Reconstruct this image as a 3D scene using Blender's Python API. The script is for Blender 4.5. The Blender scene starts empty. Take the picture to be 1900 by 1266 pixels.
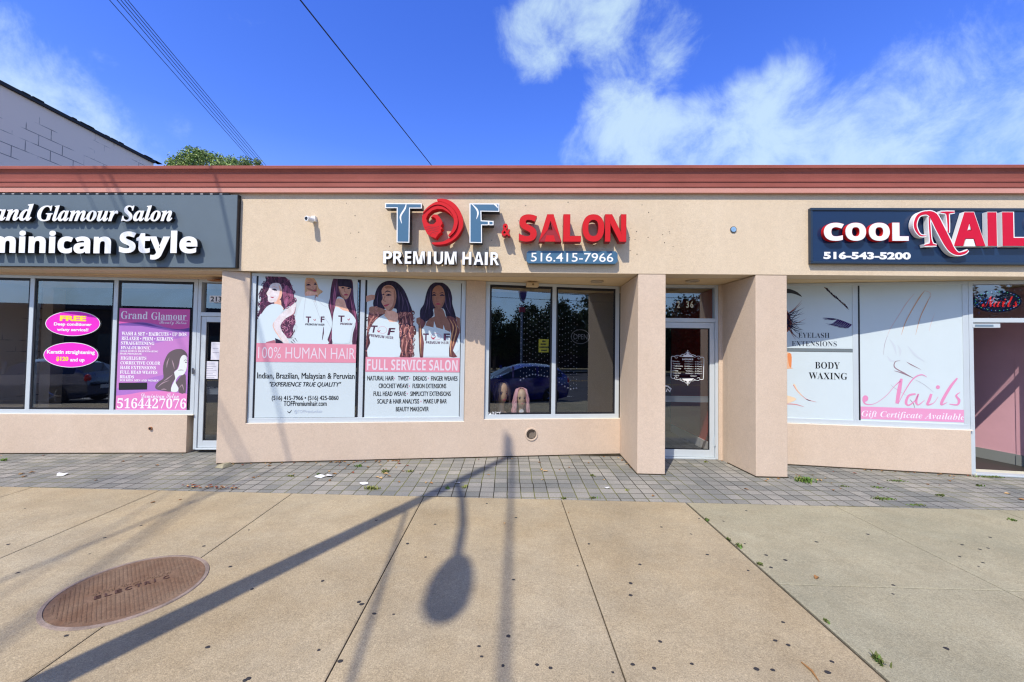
import bpy, bmesh, math, random
import numpy as np
from mathutils import Vector, Matrix
random.seed(7)
SC = bpy.context.scene
COL = SC.collection
# ------------------------------------------------------------------ camera
W, H, FPX = 1900., 1266., 778.
PITCH, YAW, ROLL, HC, GS = math.radians(1.6), math.radians(1.56), math.radians(-0.80), 1.7, .023
fw = np.array([-math.sin(YAW)*math.cos(PITCH), math.cos(YAW)*math.cos(PITCH), math.sin(PITCH)])
_r = np.array([math.cos(YAW), math.sin(YAW), 0.]); _u = np.cross(_r, fw)
cr, sr = math.cos(ROLL), math.sin(ROLL)
rt = cr*_r - sr*_u; up = sr*_r + cr*_u
CAM = np.array([0., 0., HC])
cd = bpy.data.cameras.new('camera'); cam = bpy.data.objects.new('camera', cd); COL.objects.link(cam)
cd.sensor_width = 36; cd.lens = FPX/W*36; cd.clip_start = .05; cd.clip_end = 3000
cam.matrix_world = Matrix(((rt[0], up[0], -fw[0], 0), (rt[1], up[1], -fw[1], 0), (rt[2], up[2], -fw[2], HC), (0, 0, 0, 1)))
SC.camera = cam

def ray(x, y): return fw + rt*(x-W/2)/FPX - up*(y-H/2)/FPX
def ground(x, y, dz=0.):
    d = ray(x, y); t = (dz-HC)/(d[2]-GS*d[1]); return CAM + t*d
def gz(y): return GS*y

# ------------------------------------------------------------------ light
SUNV = Vector((-.5, -1., 1.45)).normalized()
EL = math.asin(SUNV.z); AZ = math.atan2(SUNV.x, SUNV.y)
SUN_STRENGTH, SKY_STRENGTH, EXPOSURE = 4.8, .13, .08
sl = bpy.data.lights.new('sun', 'SUN'); sl.energy = SUN_STRENGTH; sl.angle = math.radians(.5); sl.color = (1, .93, .82)
so = bpy.data.objects.new('sun', sl); COL.objects.link(so); so.location = (-10, -20, 30)
so.rotation_euler = (-SUNV).to_track_quat('-Z', 'Y').to_euler()
SC.cycles.filter_width = 1.25
SC.view_settings.view_transform = 'Standard'; SC.view_settings.look = 'None'
SC.view_settings.exposure = EXPOSURE; SC.view_settings.gamma = 1

wd = bpy.data.worlds.new('World'); SC.world = wd; wd.use_nodes = True
nt = wd.node_tree; N = nt.nodes; Lk = nt.links
bg = N['Background']; bg.inputs['Strength'].default_value = SKY_STRENGTH
sky = N.new('ShaderNodeTexSky'); sky.sky_type = 'NISHITA'; sky.sun_disc = False
sky.sun_elevation = EL; sky.sun_rotation = AZ; sky.air_density = 1.0; sky.dust_density = .3; sky.ozone_density = 2.5
hs = N.new('ShaderNodeHueSaturation'); hs.inputs['Saturation'].default_value = 1.33; hs.inputs['Value'].default_value = 2.25; hs.inputs['Hue'].default_value = .527
Lk.new(sky.outputs[0], hs.inputs['Color'])
tc = N.new('ShaderNodeTexCoord')
sz0 = N.new('ShaderNodeSeparateXYZ'); Lk.new(tc.outputs['Generated'], sz0.inputs[0])
zr = N.new('ShaderNodeMapRange'); zr.inputs['From Min'].default_value = .02; zr.inputs['From Max'].default_value = .42; Lk.new(sz0.outputs['Z'], zr.inputs['Value'])
sm = N.new('ShaderNodeMix'); sm.data_type = 'RGBA'; Lk.new(zr.outputs[0], sm.inputs['Factor']); hb = N.new('ShaderNodeMix'); hb.data_type = 'RGBA'; yr = N.new('ShaderNodeMapRange'); yr.inputs['From Min'].default_value = .15; yr.inputs['From Max'].default_value = -.35; Lk.new(sz0.outputs['Y'], yr.inputs['Value']); Lk.new(yr.outputs[0], hb.inputs['Factor']); hb.inputs['A'].default_value = (2.2, 3.6, 5.6, 1); hb.inputs['B'].default_value = (4.6, 7.2, 11.0, 1); Lk.new(hb.outputs['Result'], sm.inputs['A']); Lk.new(hs.outputs['Color'], sm.inputs['B']); skyc = sm.outputs['Result']
def wmath(op, a, b=None, c=None):
    n = N.new('ShaderNodeMath'); n.operation = op
    for i, v in enumerate((a, b, c)):
        if v is None: continue
        if isinstance(v, (int, float)): n.inputs[i].default_value = v
        else: Lk.new(v, n.inputs[i])
    return n.outputs[0]
nz = N.new('ShaderNodeTexNoise'); nz.inputs['Scale'].default_value = 8.5; nz.inputs['Detail'].default_value = 10; nz.inputs['Roughness'].default_value = .66
nz.inputs['Distortion'].default_value = .35
Lk.new(tc.outputs['Generated'], nz.inputs['Vector'])
# cloud banks: directions in the sky, angular radius (degrees) and weight
BANKS = [((1010, 60), 5, .95), ((1110, 25), 5.5, .9), ((1200, 60), 6, .7), ((1175, 140), 6, .75), ((1080, 270), 3.6, .7), ((1150, 225), 5.2, 1.15), ((1215, 265), 5.6, 1.1),
         ((1300, 262), 5.6, 1.05), ((1390, 225), 5, 1.05), ((1455, 180), 4.2, .95), ((1480, 130), 3.6, .55), ((1420, 285), 5.5, 1.05), ((1520, 275), 6, 1.0),
         ((1640, 255), 6.5, .95), ((1740, 200), 7, .78), ((1830, 140), 8, .72), ((1880, 60), 8, .62), ((1890, 240), 6, .75), ((1620, 180), 3.4, .55), ((1980, 180), 8, .8), ((1900, 190), 5, .8), ((1790, 90), 5, .6),
         ((-40, 110), 5.5, .9), ((30, 165), 5.5, .95), ((105, 215), 5, .95), ((180, 255), 4.4, .85), ((250, 285), 3.4, .65), ((330, 232), 1.8, .5), ((180, 120), 1.8, .36), ((60, 260), 6, .8)]
mask = None
for (px, py), rad, wt in BANKS:
    d = Vector(ray(px, py)).normalized()
    vm = N.new('ShaderNodeVectorMath'); vm.operation = 'DOT_PRODUCT'; vm.inputs[1].default_value = d
    Lk.new(tc.outputs['Generated'], vm.inputs[0])
    mr = N.new('ShaderNodeMapRange'); mr.interpolation_type = 'SMOOTHSTEP'
    mr.inputs['From Min'].default_value = math.cos(math.radians(rad*1.35)); mr.inputs['From Max'].default_value = math.cos(math.radians(rad*.15))
    mr.inputs['To Max'].default_value = wt
    Lk.new(vm.outputs['Value'], mr.inputs['Value'])
    mask = mr.outputs[0] if mask is None else wmath('MAXIMUM', mask, mr.outputs[0])
# loose cloud over the rest of the sky, behind the camera
nz2 = N.new('ShaderNodeTexNoise'); nz2.inputs['Scale'].default_value = 2.2; nz2.inputs['Detail'].default_value = 6
Lk.new(tc.outputs['Generated'], nz2.inputs['Vector'])
sepw = N.new('ShaderNodeSeparateXYZ'); Lk.new(tc.outputs['Generated'], sepw.inputs[0])
back = wmath('MULTIPLY', wmath('LESS_THAN', sepw.outputs['Y'], 0.), wmath('MULTIPLY', nz2.outputs['Fac'], 1.5))
mask = wmath('MAXIMUM', mask, back)
dens = wmath('ADD', wmath('MULTIPLY', mask, .97), wmath('MULTIPLY', wmath('SUBTRACT', nz.outputs['Fac'], .5), 2.0))
cm = N.new('ShaderNodeMapRange'); cm.interpolation_type = 'SMOOTHSTEP'; cm.inputs['From Min'].default_value = .34; cm.inputs['From Max'].default_value = 1.3
Lk.new(dens, cm.inputs['Value'])
mx = N.new('ShaderNodeMix'); mx.data_type = 'RGBA'
Lk.new(wmath('MULTIPLY', cm.outputs[0], .86), mx.inputs['Factor']); Lk.new(skyc, mx.inputs['A'])
mx.inputs['B'].default_value = (4.7, 6.2, 7.2, 1)
Lk.new(mx.outputs['Result'], bg.inputs['Color'])

# ------------------------------------------------------------------ helpers
def S(r, g, b):
    f = lambda v: (v/255/12.92) if v/255 <= .04045 else ((v/255+.055)/1.055)**2.4
    return (f(r), f(g), f(b), 1)
MATS = {}
def mat(name, rgb, rough=.6, spec=.4, metal=0., var=0., vscale=8., bump=0., bscale=60., coat=0., emit=0.):
    if name in MATS: return MATS[name]
    m = bpy.data.materials.new(name); m.use_nodes = True; n = m.node_tree.nodes; l = m.node_tree.links
    b = n['Principled BSDF']
    if len(rgb) == 3: rgb = (*rgb, 1)
    b.inputs['Base Color'].default_value = rgb; b.inputs['Roughness'].default_value = rough
    b.inputs['Specular IOR Level'].default_value = spec; b.inputs['Metallic'].default_value = metal
    b.inputs['Coat Weight'].default_value = coat
    if emit: b.inputs['Emission Color'].default_value = rgb; b.inputs['Emission Strength'].default_value = emit
    if var or bump:
        t = n.new('ShaderNodeTexCoord')
    if var:
        x = n.new('ShaderNodeTexNoise'); x.inputs['Scale'].default_value = vscale; x.inputs['Detail'].default_value = 6; x.inputs['Roughness'].default_value = .65
        l.new(t.outputs['Object'], x.inputs['Vector'])
        r = n.new('ShaderNodeValToRGB'); r.color_ramp.elements[0].position = .3; r.color_ramp.elements[1].position = .7
        r.color_ramp.elements[0].color = (*[c*(1-var) for c in rgb[:3]], 1); r.color_ramp.elements[1].color = (*[min(1, c*(1+var)) for c in rgb[:3]], 1)
        l.new(x.outputs['Fac'], r.inputs[0]); l.new(r.outputs[0], b.inputs['Base Color'])
    if bump:
        x = n.new('ShaderNodeTexNoise'); x.inputs['Scale'].default_value = bscale; x.inputs['Detail'].default_value = 4
        l.new(t.outputs['Object'], x.inputs['Vector'])
        u = n.new('ShaderNodeBump'); u.inputs['Strength'].default_value = bump; u.inputs['Distance'].default_value = .01
        l.new(x.outputs['Fac'], u.inputs['Height']); l.new(u.outputs[0], b.inputs['Normal'])
    MATS[name] = m; return m

WL = {}
def tag(o, label=None, cat=None, group=None, kind=None):
    if label: o['label'] = label
    if cat: o['category'] = cat
    if group: o['group'] = group
    if kind: o['kind'] = kind
    return o
def thing(name, loc, label, cat, group=None):
    o = bpy.data.objects.new(name, None); COL.objects.link(o); o.location = loc; o.empty_display_size = .1
    WL[o.name] = Vector(loc); return tag(o, label, cat, group)

class MB:
    def __init__(s): s.v = []; s.f = []; s.m = []
    def add(s, vs, fs, mi=0):
        k = len(s.v); s.v += [tuple(map(float, p)) for p in vs]
        for f in fs: s.f.append(tuple(i+k for i in f)); s.m.append(mi)
        return s
    def box(s, a, b, mi=0):
        (x0, y0, z0), (x1, y1, z1) = a, b
        return s.hexa([(x0,y0,z0),(x1,y0,z0),(x1,y1,z0),(x0,y1,z0),(x0,y0,z1),(x1,y0,z1),(x1,y1,z1),(x0,y1,z1)], mi)
    def hexa(s, p, mi=0):
        return s.add(p, [(3,2,1,0),(4,5,6,7),(0,1,5,4),(1,2,6,5),(2,3,7,6),(3,0,4,7)], mi)
    def prism(s, pts, z0, z1, mi=0):       # pts: xy counter-clockwise
        n = len(pts); zz = lambda z, p: z(p) if callable(z) else z
        vs = [(p[0], p[1], zz(z0, p)) for p in pts] + [(p[0], p[1], zz(z1, p)) for p in pts]
        return s.add(vs, [tuple(range(n-1, -1, -1)), tuple(range(n, 2*n))] + [(i, (i+1) % n, n+(i+1) % n, n+i) for i in range(n)], mi)
    def tube(s, pts, r, mi=0, seg=8, cap=True):
        pts = [Vector(p) for p in pts]; n = len(pts); rs = r if isinstance(r, (list, tuple)) else [r]*n; vs = []; fs = []
        ref = None
        for i, p in enumerate(pts):
            t = (pts[min(i+1, n-1)]-pts[max(i-1, 0)]).normalized()
            if ref is None: ref = Vector((0, 0, 1)) if abs(t.z) < .9 else Vector((1, 0, 0))
            a = t.cross(ref).normalized(); b = t.cross(a).normalized()
            for k in range(seg):
                w = 2*math.pi*k/seg; vs.append(p+(a*math.cos(w)+b*math.sin(w))*rs[i])
        for i in range(n-1):
            for k in range(seg): fs.append((i*seg+k, i*seg+(k+1) % seg, (i+1)*seg+(k+1) % seg, (i+1)*seg+k))
        if cap: fs += [tuple(range(seg-1, -1, -1)), tuple(range((n-1)*seg, n*seg))]
        return s.add(vs, fs, mi)
    def ball(s, c, rx, ry=None, rz=None, mi=0, nu=10, nv=7):
        ry = ry or rx; rz = rz or rx; vs = [(c[0], c[1], c[2]-rz)]; fs = []
        for j in range(1, nv):
            t = math.pi*j/nv-math.pi/2
            for i in range(nu):
                w = 2*math.pi*i/nu; vs.append((c[0]+rx*math.cos(t)*math.cos(w), c[1]+ry*math.cos(t)*math.sin(w), c[2]+rz*math.sin(t)))
        vs.append((c[0], c[1], c[2]+rz)); e = len(vs)-1
        for i in range(nu): fs.append((0, 1+(i+1) % nu, 1+i)); fs.append((e, 1+(nv-2)*nu+i, 1+(nv-2)*nu+(i+1) % nu))
        for j in range(nv-2):
            for i in range(nu): fs.append((1+j*nu+i, 1+j*nu+(i+1) % nu, 1+(j+1)*nu+(i+1) % nu, 1+(j+1)*nu+i))
        return s.add(vs, fs, mi)
    def build(s, name, mats, parent=None, base=None, smooth=False, bevel=0.):
        mats = mats if isinstance(mats, (list, tuple)) else [mats]
        if parent is not None: off = WL[parent.name]
        elif base is not None: off = Vector(base)
        else:
            a = np.array(s.v); off = Vector(((a[:,0].min()+a[:,0].max())/2, (a[:,1].min()+a[:,1].max())/2, a[:,2].min()))
        me = bpy.data.meshes.new(name); me.from_pydata([tuple(Vector(v)-off) for v in s.v], [], s.f)
        for m in mats: me.materials.append(m)
        me.polygons.foreach_set('material_index', s.m)
        if smooth: me.polygons.foreach_set('use_smooth', [True]*len(s.f))
        me.update()
        o = bpy.data.objects.new(name, me); COL.objects.link(o)
        if bevel:
            md = o.modifiers.new('bevel', 'BEVEL'); md.width = bevel; md.segments = 2; md.limit_method = 'ANGLE'; md.angle_limit = math.radians(50)
        if parent is not None: o.parent = parent
        else: o.location = off
        WL[o.name] = off
        return o

class Plane:                                  # a vertical wall plane through A, B (xy), s along it, outward normal to the street
    def __init__(s, A, B, k=1.):             # k: whole wall moved towards the viewer by this factor
        s.k = k; s.A = np.array(A, float)*k; d = np.array(B, float)*k-s.A; s.L = np.linalg.norm(d); s.d = d/s.L; s.n = np.array([s.d[1], -s.d[0]])
    def at(s, u, z, o=0.):
        p = s.A+s.d*u*s.k+s.n*o; return (p[0], p[1], HC+(z-HC)*s.k)
    def sz(s, x, y, o=0.):                    # where the sight line of a photo point meets this wall
        q = ray(x, y); A = s.A+s.n*o; t = ((A-CAM[:2])@s.n)/(q[:2]@s.n); P = CAM+t*q
        return float((P[:2]-A)@s.d)/s.k, float(HC+(P[2]-HC)/s.k)
    def px(s, x, y, o=0.):
        u, z = s.sz(x, y, o); return s.at(u, z, o)
def pbox(mb, pl, s0, s1, z0, z1, o0, o1, mi=0):   # o1 = outer face
    zf = lambda z: z if not callable(z) else z
    a = lambda u, o, z: pl.at(u, z, o)
    return mb.hexa([a(s0,o1,z0), a(s1,o1,z0), a(s1,o0,z0), a(s0,o0,z0), a(s0,o1,z1), a(s1,o1,z1), a(s1,o0,z1), a(s0,o0,z1)], mi)
def spline(pts, k=4, closed=True):
    n = len(pts); out = []
    rng = range(n) if closed else range(n-1)
    for i in rng:
        P = [np.array(pts[(i+j) % n] if closed else pts[min(max(i+j, 0), n-1)], float) for j in (-1, 0, 1, 2)]
        for t in np.arange(k)/k:
            out.append(tuple(.5*((2*P[1])+(P[2]-P[0])*t+(2*P[0]-5*P[1]+4*P[2]-P[3])*t*t+(3*P[1]-P[0]-3*P[2]+P[3])*t**3)))
    if not closed: out.append(tuple(pts[-1]))
    return out
def area(p): return sum(p[i-1][0]*p[i][1]-p[i][0]*p[i-1][1] for i in range(len(p)))/2
def ploc(mb, pl, pts, o, mi=0, depth=0.):     # polygon in wall coordinates (s,z)
    if area(pts) < 0: pts = pts[::-1]
    n = len(pts)
    vs = [pl.at(u, z, o) for u, z in pts]
    tri = bpy_tess(pts)
    if depth:
        vs += [pl.at(u, z, o-depth) for u, z in pts]
        mb.add(vs, [tuple(t) for t in tri]+[(i, n+i, n+(i+1) % n, (i+1) % n) for i in range(n)], mi)
    else: mb.add(vs, [tuple(t) for t in tri], mi)
from mathutils.geometry import tessellate_polygon
def bpy_tess(pts):
    out = []
    for t in tessellate_polygon([[Vector((p[0], p[1], 0)) for p in pts]]):
        a, b, c = (pts[i] for i in t)
        out.append(t if (b[0]-a[0])*(c[1]-a[1])-(b[1]-a[1])*(c[0]-a[0]) > 0 else (t[0], t[2], t[1]))
    return out
def poly(mb, pl, pts, o, mi=0, depth=0., smooth=0):   # polygon traced in photo points on a wall
    if smooth: pts = spline(pts, smooth)
    ploc(mb, pl, [pl.sz(x, y, o) for x, y in pts], o, mi, depth)
def rect(mb, pl, x0, y0, x1, y1, o, mi=0):            # upright rectangle from photo corners
    ym, xm = (y0+y1)/2, (x0+x1)/2
    s0 = pl.sz(x0, ym, o)[0]; s1 = pl.sz(x1, ym, o)[0]; z0 = pl.sz(xm, y1, o)[1]; z1 = pl.sz(xm, y0, o)[1]
    ploc(mb, pl, [(s0, z0), (s1, z0), (s1, z1), (s0, z1)], o, mi)
def stroke(mb, pl, pts, w, o, mi=0, k=4, local=False, depth=0., closed=False):   # brush line; w in metres (list or number)
    if not local: pts = [pl.sz(x, y, o) for x, y in pts]
    n0 = len(pts); ws = w if isinstance(w, (list, tuple)) else [w]*n0
    P = spline(pts, k, closed); n = len(P)
    ww = [np.interp(i/(n-1)*(n0-1 if not closed else n0), range(n0+(1 if closed else 0)), list(ws)+([ws[0]] if closed else [])) for i in range(n)]
    vs = []; fs = []
    for i in range(n):
        a = P[(i-1) % n] if closed else P[max(i-1, 0)]; b = P[(i+1) % n] if closed else P[min(i+1, n-1)]
        t = np.array(b)-np.array(a); t = t/(np.linalg.norm(t)+1e-9); q = np.array([-t[1], t[0]])*ww[i]/2
        vs += [pl.at(P[i][0]+q[0], P[i][1]+q[1], o), pl.at(P[i][0]-q[0], P[i][1]-q[1], o)]
    m = n if closed else n-1
    for i in range(m):
        j = (i+1) % n; fs.append((2*i, 2*i+1, 2*j+1, 2*j))
    if depth:
        k0 = len(vs); vs += [tuple(np.array(v)-np.array([pl.n[0], pl.n[1], 0])*depth) for v in vs]
        for i in range(m):
            j = (i+1) % n; fs += [(2*i, 2*j, k0+2*j, k0+2*i), (2*i+1, k0+2*i+1, k0+2*j+1, 2*j+1)]
        fs += [(0, k0, k0+1, 1), (2*n-2, 2*n-1, k0+2*n-1, k0+2*n-2)]
    mb.add(vs, fs, mi)
def ellipse(cx, cy, rx, ry, n=24, rot=0.):
    return [(cx+rx*math.cos(a)*math.cos(rot)-ry*math.sin(a)*math.sin(rot), cy+rx*math.cos(a)*math.sin(rot)+ry*math.sin(a)*math.cos(rot)) for a in [2*math.pi*i/n for i in range(n)]]
def Z(x0, y0, sc, pts): return [(x0+x/sc, y0+y/sc) for x, y in pts]

ALPH = {'sans bold': (0x1D5D4, 0x1D5EE, 0x1D7EC), 'serif': (0x1D400, 0x1D41A, 0x1D7CE), 'serif italic': (0x1D468, 0x1D482, 0x1D7CE),
        'script': (0x1D4D0, 0x1D4EA, 0x1D7CE), 'sans italic': (0x1D63C, 0x1D656, 0x1D7EC)}
def style(t, st):
    if st not in ALPH: return t
    A, a, d = ALPH[st]; o = ''
    for ch in t:
        if 'A' <= ch <= 'Z': o += chr(A+ord(ch)-65)
        elif 'a' <= ch <= 'z': o += chr(a+ord(ch)-97)
        elif '0' <= ch <= '9': o += chr(d+ord(ch)-48)
        else: o += ch
    return o
TC = {}
def glyphs(t, st='plain', bold=0., shear=0., extr=False, res=3):
    if t == 'I': t, st = 'l', 'plain'
    key = (t, st, bold, shear, extr)
    if key in TC: return TC[key]
    c = bpy.data.curves.new('t', 'FONT'); c.body = style(t, st); c.offset = bold; c.shear = shear; c.resolution_u = res; c.fill_mode = 'BOTH' if extr else 'FRONT'
    c.extrude = 1. if extr else 0.
    o = bpy.data.objects.new('t', c); COL.objects.link(o); dg = bpy.context.evaluated_depsgraph_get(); dg.update()
    m = bpy.data.meshes.new_from_object(o.evaluated_get(dg))
    V = np.array([v.co[:] for v in m.vertices]); F = [tuple(p.vertices) for p in m.polygons]
    bpy.data.objects.remove(o); bpy.data.curves.remove(c); bpy.data.meshes.remove(m)
    TC[key] = (V, F); return V, F
def text(mb, pl, t, x0, y0, x1, y1, o, mi=0, depth=0., st='plain', bold=0., shear=0., local=None, tilt=0.):
    """lettering fitted to a photo box on the wall; solid when depth > 0"""
    V, F = glyphs(t, st, bold, shear, depth > 0)
    ym, xm = (y0+y1)/2, (x0+x1)/2
    s0 = pl.sz(x0, ym, o)[0]; s1 = pl.sz(x1, ym, o)[0]; z0 = pl.sz(xm, y1, o)[1]; z1 = pl.sz(xm, y0, o)[1]
    lo, hi = V.min(0), V.max(0)
    u = (V[:,0]-lo[0])/(hi[0]-lo[0]); v = (V[:,1]-lo[1])/max(1e-6, hi[1]-lo[1])
    vs = [pl.at(s0+(s1-s0)*a, z0+(z1-z0)*b+tilt*(a-.5)*(s1-s0), o-(depth*(1-w)/2 if depth else 0)) for a, b, w in zip(u, v, V[:,2])]
    mb.add(vs, F, mi)

def text2(mb, pl, t, x0, y0, x1, y1, o, mi=0, dx=.35, **k):    # heavier print: the same line laid twice, a hair apart
    text(mb, pl, t, x0, y0, x1-dx, y1, o, mi, **k); text(mb, pl, t, x0+dx, y0, x1, y1, o+.0003, mi, **k)
# ------------------------------------------------------------------ materials
def layered(name, base, layers, rough=.8, spec=.3, bump=(.4, 120, .004), island=0.):
    """base colour with several noise layers (scale, amount, stretch) multiplied in, and a bump"""
    m = bpy.data.materials.new(name); m.use_nodes = True; n = m.node_tree.nodes; l = m.node_tree.links; b = n['Principled BSDF']
    b.inputs['Roughness'].default_value = rough; b.inputs['Specular IOR Level'].default_value = spec
    t = n.new('ShaderNodeTexCoord'); cur = None
    for sc, amt, st, tint in layers:
        mp = n.new('ShaderNodeMapping'); mp.inputs['Scale'].default_value = st; l.new(t.outputs['Object'], mp.inputs[0])
        x = n.new('ShaderNodeTexNoise'); x.inputs['Scale'].default_value = sc; x.inputs['Detail'].default_value = 5; x.inputs['Roughness'].default_value = .6
        l.new(mp.outputs[0], x.inputs['Vector'])
        r = n.new('ShaderNodeValToRGB'); e = r.color_ramp.elements; e[0].position = .32; e[1].position = .68
        e[0].color = (*[1-amt*k for k in tint], 1); e[1].color = (*[1+amt*.8*k for k in tint], 1)
        l.new(x.outputs['Fac'], r.inputs[0])
        k = n.new('ShaderNodeMix'); k.data_type = 'RGBA'; k.blend_type = 'MULTIPLY'; k.clamp_result = False; k.inputs['Factor'].default_value = 1
        if cur is None: k.inputs['A'].default_value = (*base[:3], 1)
        else: l.new(cur, k.inputs['A'])
        l.new(r.outputs[0], k.inputs['B']); cur = k.outputs['Result']
    if island:
        gi = n.new('ShaderNodeNewGeometry'); mr = n.new('ShaderNodeMapRange'); mr.inputs['To Min'].default_value = 1-island; mr.inputs['To Max'].default_value = 1+island
        l.new(gi.outputs['Random Per Island'], mr.inputs['Value']); k = n.new('ShaderNodeMix'); k.data_type = 'RGBA'; k.blend_type = 'MULTIPLY'; k.clamp_result = False; k.inputs['Factor'].default_value = 1
        l.new(cur, k.inputs['A']); l.new(mr.outputs[0], k.inputs['B']); cur = k.outputs['Result']
    l.new(cur, b.inputs['Base Color'])
    x = n.new('ShaderNodeTexNoise'); x.inputs['Scale'].default_value = bump[1]; x.inputs['Detail'].default_value = 5
    l.new(t.outputs['Object'], x.inputs['Vector'])
    u = n.new('ShaderNodeBump'); u.inputs['Strength'].default_value = bump[0]; u.inputs['Distance'].default_value = bump[2]
    l.new(x.outputs['Fac'], u.inputs['Height']); l.new(u.outputs[0], b.inputs['Normal'])
    return m
G1 = (1, 1, 1); W1 = (.8, 1, 1.25)
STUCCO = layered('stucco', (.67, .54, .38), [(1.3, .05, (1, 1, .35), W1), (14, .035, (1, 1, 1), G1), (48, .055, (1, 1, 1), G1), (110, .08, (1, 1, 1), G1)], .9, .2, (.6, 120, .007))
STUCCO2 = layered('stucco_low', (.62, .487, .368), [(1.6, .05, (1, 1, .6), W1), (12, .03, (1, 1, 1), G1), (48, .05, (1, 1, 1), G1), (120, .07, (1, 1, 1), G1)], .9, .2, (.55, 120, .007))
SOFFIT = layered('soffit_yellow', (.74, .56, .33), [(2, .06, (1, 1, 1), W1), (60, .04, (1, 1, 1), G1)], .9, .2, (.3, 150, .004))  # yellower and brighter than the wall stucco
TERRA = layered('terracotta_paint', (.33, .092, .066), [(.8, .10, (1, 1, .5), W1), (9, .08, (.4, 1, 3), G1), (70, .06, (1, 1, 1), G1)], .65, .35, (.15, 80, .003))
TERRA2 = layered('salmon_paint', (.58, .28, .22), [(.9, .08, (1, 1, 1), W1), (60, .05, (1, 1, 1), G1)], .7, .3, (.15, 80, .003))
CONC = layered('concrete', (.372, .302, .190), [(.55, .14, (1, 1, 1), (.7, 1, 1.5)), (1.7, .10, (1, 1, 1), (1.1, 1, .8)), (5, .07, (1, 1, 1), W1), (30, .08, (1, 1, 1), G1), (95, .22, (1, 1, 1), G1), (210, .28, (1, 1, 1), G1)], .9, .2, (.6, 170, .005), .05)
CONC2 = layered('concrete_grey', (.318, .286, .190), [(.6, .12, (1, 1, 1), (1.2, 1, .9)), (2, .08, (1, 1, 1), G1), (5, .06, (1, 1, 1), W1), (30, .08, (1, 1, 1), G1), (95, .20, (1, 1, 1), G1), (210, .26, (1, 1, 1), G1)], .9, .2, (.6, 170, .005), .05)
ASPH = layered('asphalt', (.055, .055, .06), [(1, .15, (1, 1, 1), G1), (60, .25, (1, 1, 1), G1)], .9, .3)
JOINTM = layered('dark_joint', (.06, .048, .032), [(6, .3, (1, 1, 1), G1)], 1, .1)
ALU = mat('white_aluminium', (.56, .615, .64), .38, .5, .15, var=.03, vscale=3)
EDGELIT = mat('lit_sill_edge', (.72, .66, .56), .6)  # pale cream stands for the stucco edge catching light
BLACKG = mat('gasket', (.012, .012, .016), .5)
WHITE = mat('white_paint', (.80, .80, .79), .4)
BLACK = mat('black_paint', (.015, .015, .018), .4)
def glass_mat(name, tint, refl, rcol=(1, 1, 1, 1)):
    m = bpy.data.materials.new(name); m.use_nodes = True; n = m.node_tree.nodes; l = m.node_tree.links
    for x in list(n): n.remove(x)
    o = n.new('ShaderNodeOutputMaterial'); t = n.new('ShaderNodeBsdfTransparent'); t.inputs[0].default_value = (*tint, 1)
    g = n.new('ShaderNodeBsdfGlossy'); g.inputs['Roughness'].default_value = 0.0; g.inputs[0].default_value = rcol
    lw = n.new('ShaderNodeLayerWeight'); lw.inputs['Blend'].default_value = .5; f = n.new('ShaderNodeMath'); f.operation = 'POWER'; f.inputs[1].default_value = 4.5; l.new(lw.outputs['Facing'], f.inputs[0])
    a = n.new('ShaderNodeMath'); a.operation = 'MULTIPLY_ADD'; a.inputs[1].default_value = .7; a.inputs[2].default_value = refl; a.use_clamp = True
    l.new(f.outputs[0], a.inputs[0]); x = n.new('ShaderNodeMixShader'); l.new(a.outputs[0], x.inputs[0]); l.new(t.outputs[0], x.inputs[1]); l.new(g.outputs[0], x.inputs[2]); l.new(x.outputs[0], o.inputs[0])
    return m
GLASS = glass_mat('window_glass', (.80, .82, .84), .20, (.85, .93, 1, 1))

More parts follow.
